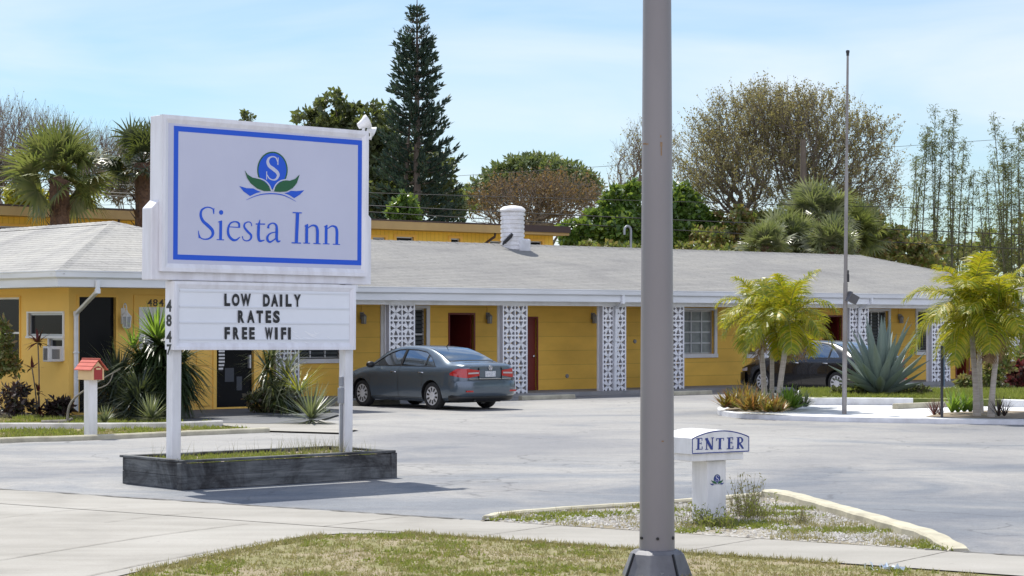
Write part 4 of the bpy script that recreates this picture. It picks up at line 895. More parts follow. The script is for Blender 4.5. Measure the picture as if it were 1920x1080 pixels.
def wheel_stop(a, d, label, z=.0):
    b = MB(); b.prism([(-.085, 0), (.085, 0), (.075, .09), (.055, .12), (-.055, .12), (-.075, .09)], lambda u, v, k: (k, u, v), -.92, .92)
    o = b.build('wheel_stop', M['kerb_yellow'], bevel=.012, fixn=True); o.location = W(a, d, z); o.rotation_euler = (0, 0, TH); tag(o, label, 'wheel stop', 'pale yellow concrete wheel stops'); return o
dl = -1.75
wheel_stop(fac(1026, 745, dl)[0], dl, 'pale yellow wheel stop in front of the closed red door')
wheel_stop(fac(1288, 740, dl)[0], dl, 'pale yellow wheel stop below the wide grid window, partly behind the grey pole')
wheel_stop(fac(690, 750, dl)[0], dl, 'pale wheel stop mostly hidden under the front of the grey sedan')
p = G(1728, 765, .1)-O; wheel_stop(p.dot(U), p.dot(B), 'pale yellow wheel stop lying on the white pad right of the agave', .1)
# ================================================================== CARS
def m_paint(name, col, metal=.3, rough=.28):
    t = NT(name); p = t.p; p.inputs['Base Color'].default_value = lin(col); p.inputs['Metallic'].default_value = metal; p.inputs['Roughness'].default_value = rough
    p.inputs['Coat Weight'].default_value = .8; p.inputs['Coat Roughness'].default_value = .03
    return t.m
M['paint_grey'] = m_paint('blue_grey_car_paint', (.088, .118, .152), .45, .27); M['paint_black'] = m_paint('black_car_paint', (.006, .006, .008), .0, .25)
M['tyre'] = mat('tyre_rubber', (.018, .018, .019), .8); M['hub'] = mat('silver_wheel_cover', (.66, .67, .69), .35, metal=.3)
M['car_black'] = mat('black_trim', (.010, .010, .011), .45); M['red_lens'] = mat('red_lens', (.42, .012, .012), .12, coat=.6); M['clear_lens'] = mat('clear_lens', (.45, .40, .40), .1, coat=.5)
M['seat'] = mat('grey_car_seat', (.035, .037, .042), .8); M['rear_glass'] = mat('rear_window', (.03, .045, .06), .03, spec=1.0, coat=1)
M['plate'] = mat('licence_plate', (.62, .64, .66), .4, (.30, .33, .38), 38, lo=.45, hi=.6)
ST = [  # x, zb, wl, wm, zs, wb, zbelt, wt, zts, zc
 (-2.36, .36, .62, .66, .84, .60, .95, .55, .985, .995), (-2.30, .31, .72, .76, .87, .69, .985, .62, 1.02, 1.035), (-2.10, .25, .80, .845, .89, .77, 1.00, .68, 1.05, 1.07),
 (-1.78, .21, .835, .885, .895, .805, 1.00, .69, 1.075, 1.105), (-1.35, .18, .85, .89, .885, .805, .985, .635, 1.235, 1.275), (-.88, .18, .85, .89, .88, .805, .975, .58, 1.365, 1.41),
 (-.25, .18, .85, .89, .87, .805, .965, .565, 1.405, 1.455), (.25, .18, .85, .89, .86, .805, .955, .57, 1.385, 1.435), (.70, .18, .85, .89, .85, .80, .945, .60, 1.26, 1.31),
 (1.22, .18, .85, .89, .83, .79, .93, .69, .985, 1.005), (1.5, .18, .85, .885, .79, .77, .89, .66, .935, .955), (1.9, .20, .82, .86, .73, .71, .81, .60, .855, .875),
 (2.14, .24, .72, .78, .66, .62, .72, .5, .755, .77), (2.27, .30, .55, .62, .58, .5, .62, .42, .645, .655)]
def station(x):
    if x <= ST[0][0]: return ST[0]
    for i in range(len(ST)-1):
        a, b_ = ST[i], ST[i+1]
        if a[0] <= x <= b_[0]:
            h = b_[0]-a[0]; t = (x-a[0])/h; out = [x]
            for k in range(1, 10):
                m0 = (b_[k]-ST[i-1][k])/(b_[0]-ST[i-1][0]) if i else (b_[k]-a[k])/h
                m1 = (ST[i+2][k]-a[k])/(ST[i+2][0]-a[0]) if i+2 < len(ST) else (b_[k]-a[k])/h
                t2, t3 = t*t, t*t*t
                out.append((2*t3-3*t2+1)*a[k]+(t3-2*t2+t)*h*m0+(-2*t3+3*t2)*b_[k]+(t3-t2)*h*m1)
            return out
    return ST[-1]
def section(x):
    _, zb, wl, wm, zs, wb, zbe, wt, zts, zc = station(x)
    return [(0, zb), (wl*.9, zb), (wl, zb+.07), (wl+(wm-wl)*.75, .40), (wm, .60), (wm-.004, .70), (wm-.012, zs-.04), (wm-.03, zs+.02), (wb, zbe), (wt+(wb-wt)*.5+.012, zbe+(zts-zbe)*.5), (wt, zts), (wt-.05, zts+(zc-zts)*.55), (wt*.55, zc-(zc-zts)*.12), (0, zc)]
def side_y(x, z):
    s_ = section(x)[2:11]
    for (y0, z0), (y1, z1) in zip(s_[:-1], s_[1:]):
        if z0 <= z <= z1: return y0+(y1-y0)*(z-z0)/(z1-z0)
    return s_[-1][0]
def top_z(x, y):
    s_ = section(x)[10:]; y = abs(y)
    for (y0, z0), (y1, z1) in zip(s_[:-1], s_[1:]):
        if y1 <= y <= y0: return z0+(z1-z0)*(y0-y)/(y0-y1)
    return s_[0][1]
def side_panel(b, xs, lo, hi, sg, off=.006, n=3):     # strip on the flank between z=lo(x) and hi(x)
    vs = []
    for x in xs:
        for k in range(n+1):
            z = lo(x)+(hi(x)-lo(x))*k/n; y = side_y(x, z)+off; vs.append((x, sg*y, z))
    m = n+1; b.add(vs, [(i*m+k, (i+1)*m+k, (i+1)*m+k+1, i*m+k+1) for i in range(len(xs)-1) for k in range(n)])
def top_panel(b, x0, x1, yf, off=.008, n=10, m=10):
    vs = []
    for i in range(n+1):
        x = x0+(x1-x0)*i/n
        for k in range(m+1):
            y = (k/m*2-1)*yf(x); e = .01; dz = (top_z(x+e, y)-top_z(x-e, y))/(2*e); nn = Vector((-dz, 0, 1)).normalized(); p = Vector((x, y, top_z(x, y)))+nn*off; vs.append(p)
    w_ = m+1; b.add(vs, [(i*w_+k, (i+1)*w_+k, (i+1)*w_+k+1, i*w_+k+1) for i in range(n) for k in range(m)])
fr_ = lambda a, c, n: [a+(c-a)*i/n for i in range(n+1)]
DLO = [(-1.36, 1.0), (-1.30, 1.06), (-1.10, 1.20), (-.85, 1.305), (-.5, 1.35), (-.1, 1.362), (.2, 1.345), (.5, 1.265), (.75, 1.15), (1.0, 1.0), (1.02, .985), (0, .995), (-1.3, 1.0)]
def dlo_top(x):
    T_ = DLO[:10]
    for (x0, z0), (x1, z1) in zip(T_[:-1], T_[1:]):
        if x0 <= x <= x1: return z0+(z1-z0)*(x-x0)/(x1-x0)
    return 1.0
def make_car(label, loc, rz, paint, hubs, group=None, scale=1):
    car = thing('parked_car', label, 'car', loc, rz, group); car.scale = (scale,)*3
    b = MB(); xs = sorted(set([round(-2.36+4.63*i/92, 4) for i in range(93)])); rings = []
    for x in xs:
        s_ = section(x); rings.append([(x, y, z) for y, z in s_]+[(x, -y, z) for y, z in s_[-2:0:-1]])
    m = len(rings[0]); b.add([p for r in rings for p in r], [(i*m+k, i*m+(k+1) % m, (i+1)*m+(k+1) % m, (i+1)*m+k) for i in range(len(rings)-1) for k in range(m)]+[tuple(range(m-1, -1, -1)), tuple((len(rings)-1)*m+k for k in range(m))])
    body = b.build('body', [paint, M['car_black']], None, fixn=True)
    cuts = []
    c = MB(); c.cur = 1
    for x in (-1.325, 1.325):
        for sg_ in (-1, 1):
            n = 28; vs = [(x+.365*math.cos(2*PI*k/n), sg_*y, .315+.365*math.sin(2*PI*k/n)) for y in (.58, 1.1) for k in range(n)]
            c.add(vs, [tuple(range(n)), tuple(range(2*n-1, n-1, -1))]+[(k, (k+1) % n, n+(k+1) % n, n+k) for k in range(n)])
    o = c.build('cutter', [paint, M['car_black']], fixn=True); cuts.append(o)
    c = MB(); c.cur = 1; c.prism([p for p in DLO], lambda u, v, d: (u, d, v), -1.1, 1.1); o = c.build('cutter', [paint, M['car_black']], fixn=True); cuts.append(o)
    for o in cuts:
        md = body.modifiers.new('cut', 'BOOLEAN'); md.operation = 'DIFFERENCE'; md.object = o; md.solver = 'EXACT'
    dg = bpy.context.evaluated_depsgraph_get(); me = bpy.data.meshes.new_from_object(body.evaluated_get(dg)); body.modifiers.clear(); body.data = me
    for o in cuts: bpy.data.objects.remove(o)
    me.polygons.foreach_set('use_smooth', [True]*len(me.polygons)); me.set_sharp_from_angle(angle=R(32)); body.parent = car
    # bumpers: bowed lofts front and rear
    def bumper(x0, x1, nm, zr, mm):
        b = MB(); pts = [(x0*.86, .868), (x0*.935, .835), (x0*.985, .74), (x1*.992, .55), (x1, .25), (x1, 0)]; pts = pts+[(x, -y) for x, y in pts[-2::-1]]; pts = catmull([(x, y, 0) for x, y in pts], 4); vs = []
        prof = [(zr[0], -.05), (zr[0]+.04, .012), (zr[0]+.12, .03), (zr[1]-.05, .03), (zr[1], .018), (zr[1]+.004, -.06)]
        for i, p in enumerate(pts):
            t = (pts[min(i+1, len(pts)-1)]-pts[max(i-1, 0)]).normalized(); nn = Vector((-t.y, t.x, 0)); nn = nn if nn.dot(Vector((p.x-0, p.y*.4, 0))) > 0 else -nn
            for z, o in prof: vs.append(p+nn*o+Vector((0, 0, z)))
        k = len(prof); b.add(vs, [(i*k+j, (i+1)*k+j, (i+1)*k+j+1, i*k+j+1) for i in range(len(pts)-1) for j in range(k-1)])
        return b.build(nm, mm, car, smooth=50, fixn=True)
    bumper(-2.36, -2.42, 'rear_bumper', (.31, .66), paint); bumper(-2.28, -2.34, 'rear_valance', (.20, .33), M['car_black'])
    bumper(2.24, 2.32, 'front_bumper', (.20, .56), paint)
    # glass
    for sg_ in (-1, 1):
        for x0, x1 in ((-1.34, -1.02), (-.985, -.135), (-.065, .97)):
            b = MB(); side_panel(b, fr_(x0, x1, 12), lambda x: .99, lambda x: max(.995, dlo_top(x)), sg_, -.012); b.build('side_window', M['car_glass'], car, smooth=60)
        b = MB()
        for x0, x1 in ((-.14, -.06), (-1.025, -.98)): side_panel(b, fr_(x0, x1, 2), lambda x: .985, lambda x: dlo_top(x)+.01, sg_, .003)
        side_panel(b, fr_(-1.42, 1.03, 30), lambda x: .978, lambda x: .997, sg_, .006)
        b.build('pillar_trim', M['car_black'], car)
        b = MB(); xs_ = fr_(-1.37, 1.02, 40); vs = []
        b2 = MB(); side_panel(b2, xs_, lambda x: max(.99, dlo_top(x)-.002), lambda x: max(.99, dlo_top(x))+.014, sg_, .004, 1); b2.build('window_trim', M['chrome'] if paint == M['paint_black'] else M['car_black'], car)
        # mirror
        b = MB(); mt = Matrix.Translation((.83, sg_*.975, 1.0)) @ Matrix.Diagonal((.085, .115, .075, 1)); k = MB(); k.lathe([(.001, -1), (.6, -.85), (.95, -.35), (1, .1), (.8, .7), (.4, .95), (.001, 1)], 14)
        b.add([mt @ Vector(p) for p in k.v], k.f); b.bar((.86, sg_*.86, .965), (.84, sg_*.93, .97), .05, .03); b.build('mirror', M['car_black'], car, smooth=50)
        # handles
        for x in (-.95, .08):
            y = side_y(x, .84); b = MB(); b.tube([(x-.09, sg_*(y+.004), .84), (x-.07, sg_*(y+.03), .845), (x+.06, sg_*(y+.03), .845), (x+.08, sg_*(y+.004), .842)], .014, 6); b.build('door_handle', M['chrome'] if hubs == 'silver' else M['chrome'], car, smooth=60)
        # shut lines, sill and crease
        b = MB()
        for xa, za, zb_ in ((1.0, .26, .93), (-.10, .26, .975), (-1.0, .55, .975)):
            side_panel(b, [xa-.006, xa+.006], lambda x: za, lambda x: zb_, sg_, .0025, 8)
        side_panel(b, fr_(-.98, 1.0, 12), lambda x: .262, lambda x: .274, sg_, .003, 1); b.build('door_gap', M['car_black'], car)
        b = MB(); side_panel(b, fr_(-.93, .93, 12), lambda x: .19, lambda x: .255, sg_, .006, 2); b.build('sill', M['car_black'], car)
        # tail lamp: wraps from the flank to the tail
        zl = lambda x: .735+.02*(x+2.36)/.4; b = MB(); side_panel(b, fr_(-2.36, -1.98, 8), lambda x: .735+(x+2.36)*.16, lambda x: .945-max(0, (x+2.15))*.62, sg_, .010, 3)
        vs = []; cols = [(-2.372, .665), (-2.385, .56), (-2.39, .44), (-2.392, .33)]
        for i, (x, y) in enumerate(cols):
            for k in range(4): vs.append((x-.002, sg_*y, .735+.016*i+(.945-.735-.03*i)*k/3))
        b.add(vs, [(i*4+k, (i+1)*4+k, (i+1)*4+k+1, i*4+k+1) for i in range(3) for k in range(3)]); b.build('tail_lamp', M['red_lens'], car, smooth=50)
        b = MB(); vs = []
        for i, (x, y) in enumerate(((-2.385, .655), (-2.395, .56), (-2.401, .44), (-2.402, .36))):
            for k in range(2): vs.append((x-.004, sg_*y, .822+.003*i+k*.035))
        b.add(vs, [(i*2, i*2+2, i*2+3, i*2+1) for i in range(3)]); b.build('reverse_lens', M['clear_lens'], car)
        b = MB(); y = .62; b.box(-2.432, -2.40, sg_*.62-.11, sg_*.62+.11, .42, .455); b.build('reflector', M['red_lens'], car)
        # headlamp
        b = MB(); side_panel(b, fr_(1.86, 2.25, 8), lambda x: .60-(x-1.86)*.03, lambda x: .70-(x-1.86)*.22, sg_, .012, 2); b.build('headlamp', M['clear_lens'], car, smooth=50)
    b = MB(); top_panel(b, -1.72, -.93, lambda x: station(x)[7]-.045-.02*(x+1.72)); b.build('rear_window', M['rear_glass'], car, smooth=60)
    b = MB(); top_panel(b, .42, 1.17, lambda x: station(x)[7]-.045); b.build('windscreen', M['rear_glass'], car, smooth=60)
    b = MB(); top_panel(b, -1.755, -1.72, lambda x: station(x)[7]-.02, .006, 2); top_panel(b, -.93, -.90, lambda x: station(x)[7]-.03, .006, 2); b.build('window_seal', M['car_black'], car)
    # boot: lid gap, plate, emblem, chrome strip
    b = MB(); b.box(-2.374, -2.36, -.66, .66, .690, .700); vs = []
    for sg_ in (-1, 1): b.box(-2.39, -2.36, sg_*.335-.006, sg_*.335+.006, .70, .96)
    b.build('boot_gap', M['car_black'], car)
    b = MB(); b.box(-2.384, -2.362, -.62, .62, .705, .722); b.build('boot_strip', M['chrome'], car, bevel=.004, seg=1)
    b = MB(); b.box(-2.376, -2.361, -.32, .32, .75, .92); b.build('plate_recess', paint, car, bevel=.006)
    b = MB(); b.box(-2.392, -2.3765, -.155, .155, .755, .885); b.build('number_plate', M['plate'], car, bevel=.004, seg=1)
    b = MB(); n = 20; c0 = Vector((-2.385, 0, .955)); rr_ = .052
    b.tube([c0+Vector((0, rr_*math.cos(2*PI*k/n), rr_*math.sin(2*PI*k/n))) for k in range(n+1)], .006, 5, False)
    for p, q in (((-.022, .044), (0, .004)), ((.022, .044), (0, .004)), ((-.044, .02), (-.02, -.042)), ((-.02, -.042), (0, -.002)), ((.044, .02), (.02, -.042)), ((.02, -.042), (0, -.002))):
        b.tube([c0+Vector((0, p[0], p[1])), c0+Vector((0, q[0], q[1]))], .005, 4)
    if paint != M['paint_black']: b.build('emblem', M['chrome'], car)
    b = MB(); b.lathe([(.001, .03), (.03, .02), (.03, .0)], 8, (-.80, 0, 1.40)); b.tube([(-.80, 0, 1.42), (-.93, 0, 1.53)], [.012, .006], 6); b.build('aerial', M['car_black'], car)
    b = MB(); b.box(-2.0, 2.0, -.62, .62, .17, .30); b.tube([(-2.38, .45, .22), (-2.0, .45, .22)], .03, 8); b.build('underbody', M['car_black'], car)
    # interior seen through the side windows
    for x, w_ in ((-1.02, .0), (.02, .0)):
        for y in (-.36, .36):
            b = MB(); b.box(x-.10, x+.06, y-.22, y+.22, .97, 1.12); b.box(x-.08, x+.02, y-.13, y+.13, 1.13, 1.30); b.build('seat', M['seat'], car, bevel=.04)
    b = MB(); n = 18; c0 = Vector((.48, .36, 1.03)); tl = Matrix.Rotation(R(-65), 3, 'Y')
    b.tube([c0+tl @ Vector((.17*math.cos(2*PI*k/n), .17*math.sin(2*PI*k/n), 0)) for k in range(n+1)], .014, 6, False); b.build('steering_wheel', M['car_black'], car)
    # wheels
    for x in (-1.325, 1.325):
        for sg_ in (-1, 1):
            b = MB(); yc = sg_*.755; b.lathe([(.215, -.10), (.27, -.105), (.302, -.09), (.316, -.05), (.316, .05), (.302, .09), (.27, .105), (.215, .10)], 32, (x, yc, .316), 'y', False); ty = b.build('tyre', M['tyre'], car, smooth=40)
            b = MB(); b.lathe([(.001, sg_*.075), (.05, sg_*.085), (.16, sg_*.082), (.20, sg_*.09), (.222, sg_*.085), (.222, sg_*-.08)], 32, (x, yc, .316), 'y'); b.build('wheel_cover', M['hub'], ty, smooth=40)
            b = MB(); q = []
            for k in range(10):
                t = 2*PI*k/10+.2; c, s_ = math.cos(t), math.sin(t); p = lambda r, a: (x+r*c-a*s_, yc+sg_*.0935, .316+r*s_+a*c)
                q += [p(.095, -.010), p(.18, -.027), p(.192, .0), p(.18, .027), p(.095, .010)]
            b.add(q, [tuple(range(len(q)))]); b.build('cover_slots', M['car_black'], ty)
            b = MB(); b.lathe([(.001, sg_*.105), (.05, sg_*.103), (.096, sg_*.096), (.100, sg_*.090)], 24, (x, yc, .316), 'y', False); b.build('hub_cap', M['hub'], ty, smooth=40)
    return car
HD = TH+PI/2
rl = G(815, 768); make_car('blue grey four door sedan parked nose in, its rear corner and red tail lamps showing', rl+U*.77-Vector((-B.x, -B.y, 0))*1.325, HD, M['paint_grey'], 'silver')
rl = G(1571, 741); make_car('shiny black sedan parked behind the palms, flagpole and agave', rl+U*.77+B*1.325, HD, M['paint_black'], 'silver', scale=1.03)
# ================================================================== VEGETATION
from mathutils import noise
def rv(r): 
    while True:
        v = Vector((r.uniform(-1, 1), r.uniform(-1, 1), r.uniform(-1, 1)))
        if .05 < v.length < 1: return v.normalized()
def quad_leaf(b, p, d, n, ln, wd):
    s_ = d.cross(n); s_ = s_.normalized()*wd/2 if s_.length > 1e-4 else Vector((wd/2, 0, 0)); m = p+d*ln*.5
    o = len(b.v); b.v += [tuple(p), tuple(m+s_), tuple(p+d*ln), tuple(m-s_)]; b.f.append((o, o+1, o+2, o+3)); b.m.append(b.cur)
def blade(b, p, d, up, ln, wd, droop=.3, n=3, fold=0, tipw=.06):
    # narrow leaf, width tapering to the tip, curving down
    d = d.normalized(); s_ = d.cross(up); s_ = s_.normalized() if s_.length > 1e-4 else Vector((1, 0, 0)); pts = []; q = p.copy(); dd = d.copy()
    for i in range(n+1):
        pts.append(q.copy()); q = q+dd*ln/n; dd = (dd-Vector((0, 0, droop/n))).normalized()
    vs = []; 
    for i, q in enumerate(pts):
        t = i/n; w_ = wd/2*(1-.35*abs(t-.3))*(1-t**2.2) + wd*tipw*.5*(t)
        vs += [q+s_*w_, q-s_*w_]
    b.add(vs, [(2*i, 2*i+1, 2*i+3, 2*i+2) for i in range(n)])
L_ = {}
M['bark_brown'] = mat('brown_twig_bark', (.165, .138, .11), .9, (.105, .088, .07), 6)
L_['oak'] = leafmat('olive_foliage', [(.05, .07, .03), (.085, .108, .042), (.13, .15, .065), (.065, .08, .04)])
L_['dark'] = leafmat('dark_conifer_foliage', [(.02, .045, .034), (.034, .062, .045), (.06, .09, .06)], .22, .5, .3, (.08, .12, .05))
L_['gloss'] = leafmat('glossy_green_leaves', [(.05, .11, .018), (.09, .18, .03), (.15, .25, .05), (.06, .11, .03)], .42, .3, .6)
L_['rust'] = leafmat('rusty_leaves', [(.23, .14, .075), (.17, .12, .07), (.26, .19, .08), (.13, .11, .07), (.30, .18, .05)], .25, .7, .2, (.35, .22, .05))
L_['olive'] = leafmat('thin_olive_leaves', [(.20, .18, .085), (.15, .15, .07), (.27, .24, .09), (.24, .18, .12), (.14, .135, .08)], .45, .6, .3, (.42, .38, .10))
L_['pine'] = leafmat('pine_needles', [(.07, .105, .04), (.11, .15, .06), (.15, .19, .085), (.09, .12, .055)], .3, .5, .4)
L_['sabal'] = leafmat('fan_palm_blades', [(.07, .10, .035), (.13, .155, .05), (.20, .21, .08), (.10, .115, .05)], .35, .42, .5)
L_['silver'] = leafmat('pale_palmetto_blades', [(.09, .12, .05), (.16, .185, .085), (.28, .29, .17), (.065, .085, .04)], .35, .36, .8)
L_['palm'] = leafmat('yellow_green_palm_leaflets', [(.08, .15, .012), (.15, .22, .014), (.30, .31, .02), (.42, .34, .03), (.11, .18, .013)], .45, .4, .4, (.55, .50, .02))
L_['dead'] = leafmat('dead_brown_fronds', [(.20, .13, .07), (.28, .19, .10), (.15, .10, .06)], .2, .8, .2, (.3, .2, .1))
L_['agave'] = leafmat('blue_agave_skin', [(.135, .185, .165), (.175, .225, .20), (.215, .26, .235)], .05, .45, .4)
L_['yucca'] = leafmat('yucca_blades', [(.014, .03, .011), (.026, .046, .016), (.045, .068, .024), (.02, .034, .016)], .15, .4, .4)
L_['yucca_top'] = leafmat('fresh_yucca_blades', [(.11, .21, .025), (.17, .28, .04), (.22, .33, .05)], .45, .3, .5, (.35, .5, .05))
L_['pale_yucca'] = leafmat('pale_yucca_blades', [(.10, .13, .07), (.18, .21, .12), (.27, .28, .17), (.12, .14, .07)], .25, .35, .6)
L_['red'] = leafmat('maroon_leaves', [(.09, .018, .022), (.14, .03, .03), (.06, .025, .02), (.05, .04, .02)], .3, .4, .5, (.3, .04, .04))
L_['purple'] = leafmat('dark_purple_leaves', [(.03, .02, .022), (.05, .03, .028), (.03, .04, .02)], .2, .4, .5, (.12, .05, .04))
L_['brom'] = leafmat('bromeliad_leaves', [(.12, .17, .03), (.20, .20, .04), (.26, .13, .04), (.30, .10, .04), (.16, .19, .05)], .35, .35, .5, (.45, .3, .04))
L_['bamboo'] = leafmat('bamboo_leaves', [(.09, .11, .05), (.13, .15, .065), (.16, .16, .08), (.07, .085, .045)], .4, .5, .3)
L_['yellow'] = leafmat('yellow_green_shrub', [(.25, .26, .02), (.35, .31, .03), (.17, .21, .03)], .4, .4, .4, (.5, .45, .03))
L_['grass'] = leafmat('grass_blades', [(.24, .23, .08), (.33, .29, .13), (.42, .35, .19), (.20, .21, .06), (.45, .38, .24)], .3, .6, .3, (.35, .33, .06))
L_['weed'] = leafmat('weed_leaves', [(.17, .21, .04), (.24, .27, .05), (.30, .30, .08)], .35, .5, .3)
L_['dry'] = leafmat('dry_stalks', [(.30, .25, .15), (.22, .19, .11), (.18, .19, .09)], .25, .7, .2)
L_['shrub'] = leafmat('mixed_shrub_leaves', [(.08, .13, .03), (.14, .18, .05), (.22, .24, .09), (.27, .16, .07), (.12, .13, .05)], .42, .4, .5)
def base_at(px, Y): return Vector(((px-960)*Y/F, Y, 0))
def pxm(Y): return Y/F
def clump_tree(name, label, cat, px, Y, ytop, lobes, leaf, n_leaf=9000, lsz=(.14, .26), seed=1, bark='bark', group=None, trunk_r=.25, shell=.55, stretch=1.8, limbs=True):
    """lobes: (px, py, rx_px, ry_px) in the photo; each gets depth like its width"""
    r = random.Random(seed); bs = base_at(px, Y); t = thing(name, label, cat, bs, 0, group); k = Y/F
    LB = [(Vector(((lx-px)*k, r.uniform(-.5, .5)*rx*k, EYE-(ly-HZ)*k)), rx*k, ry*k) for lx, ly, rx, ry in lobes]
    tb = MB(); top = max(LB, key=lambda l: l[1])[0]
    tb.tube(catmull([(0, 0, 0), (r.uniform(-.2, .2), 0, top.z*.3), (top.x*.3, top.y*.3, top.z*.7)], 5), interp([trunk_r*1.25, trunk_r, trunk_r*.6], 5), 9)
    if limbs:
        for c, rx, ry in LB:
            for j in range(3):
                e = c+Vector((r.uniform(-.6, .6)*rx, r.uniform(-.6, .6)*rx, r.uniform(-.4, .6)*ry)); s0 = Vector((top.x*.15, top.y*.15, top.z*r.uniform(.3, .6)))
                tb.tube(catmull([s0, s0.lerp(e, .5)+Vector((0, 0, r.uniform(-.2, .5))), e], 4), interp([trunk_r*.4, trunk_r*.22, .02], 4), 6)
    tb.build('trunk', M[bark], t, smooth=60)
    b = MB(); vol = sum(l[1]*l[1]*l[2] for l in LB)
    for c, rx, ry in LB:
        n = int(n_leaf*(rx*rx*ry/vol)**.8/ max(1e-6, sum((l[1]*l[1]*l[2]/vol)**.8 for l in LB))); ncl = max(6, n//22)
        for _ in range(ncl):
            d = rv(r); rad = (shell+(1-shell)*r.random())*r.uniform(.82, 1.08); cc = c+Vector((d.x*rx*rad, d.y*rx*rad, d.z*ry*rad)); cr_ = r.uniform(.10, .24)*min(rx, ry)+.12
            nn = (d+rv(r)*.6).normalized()
            for _ in range(22):
                o = rv(r)*cr_*r.random()**.5; ln = r.uniform(*lsz)*1.25; dd = (rv(r)+d*.5).normalized(); quad_leaf(b, cc+Vector((o.x, o.y, o.z*.75)), dd, (nn+rv(r)*.7).normalized(), ln, ln/stretch)
    b.build('crown', leaf, t); return t
def grow(tb, tips, r, p, d, ln, rad, lev, maxlev, kids, spread, up=.15, curve=.25, seg=3, sides=(7, 5, 4, 3, 3, 3)):
    pts = [p]; q = p.copy(); dd = d.copy()
    for i in range(seg):
        dd = (dd+rv(r)*curve+Vector((0, 0, up))).normalized(); q = q+dd*ln/seg; pts.append(q.copy())
    r1 = rad*.55 if lev < maxlev else rad*.35
    tb.tube(pts, interp([rad, r1], seg), sides[min(lev, 5)], False)
    if lev >= maxlev: tips.append((q, dd)); return
    k = kids[min(lev, len(kids)-1)]
    for i in range(k):
        f = r.uniform(.35, 1.0) if i < k-1 else 1.0; j = min(int(f*seg), seg-1); st = pts[j].lerp(pts[j+1], f*seg-j)
        ang = spread*r.uniform(.6, 1.25); ax = dd.cross(rv(r)); ax = ax.normalized() if ax.length > 1e-3 else Vector((1, 0, 0))
        nd = Matrix.Rotation(ang, 3, ax) @ dd
        grow(tb, tips, r, st, nd, ln*r.uniform(.58, .82), r1*r.uniform(.65, .95), lev+1, maxlev, kids, spread, up, curve, seg, sides)
def twig_tree(name, label, px, Y, box, seed=1, kids=(6, 4, 4, 3), maxlev=4, leaf=None, nleaf=3, lsz=(.10, .18), bark='bark', trunk=.28, spread=.55, group=None, minr=0, cat='tree', first=.3, up=.15, keep=1.0):
    """box: px x0, x1 and ytop of the crown in the photo"""
    r = random.Random(seed); k = Y/F; bs = base_at(px, Y); t = thing(name, label, cat, bs, 0, group); tb = MB(); tips = []
    H = EYE+(HZ-box[2])*k
    grow(tb, tips, r, Vector((0, 0, 0)), Vector((0, 0, 1)), H*first, trunk, 0, maxlev, kids, spread, up, .22)
    # fit the crown into the outline seen in the photo
    xs = sorted(v[0] for v in tb.v); zs = max(v[2] for v in tb.v); x0, x1 = xs[int(len(xs)*.004)], xs[-1-int(len(xs)*.004)]; X0, X1 = (box[0]-px)*k, (box[1]-px)*k
    sx0, sx1 = X0/min(x0, -.1), X1/max(x1, .1); sz = H/zs; sy = (sx0+sx1)/2
    fx = lambda v: Vector((v[0]*(sx0 if v[0] < 0 else sx1), v[1]*sy, v[2]*sz))
    tb.v = [tuple(fx(v)) for v in tb.v]; tb.build('trunk', M[bark], t)
    if leaf:
        b = MB()
        for q, d in tips:
            if r.random() > keep: continue
            q = fx(q)
            for _ in range(nleaf):
                ln = r.uniform(*lsz); quad_leaf(b, q+rv(r)*r.uniform(0, .38), (d+rv(r)).normalized(), rv(r), ln, ln*.6)
        b.build('crown', leaf, t)
    return t
import numpy as np
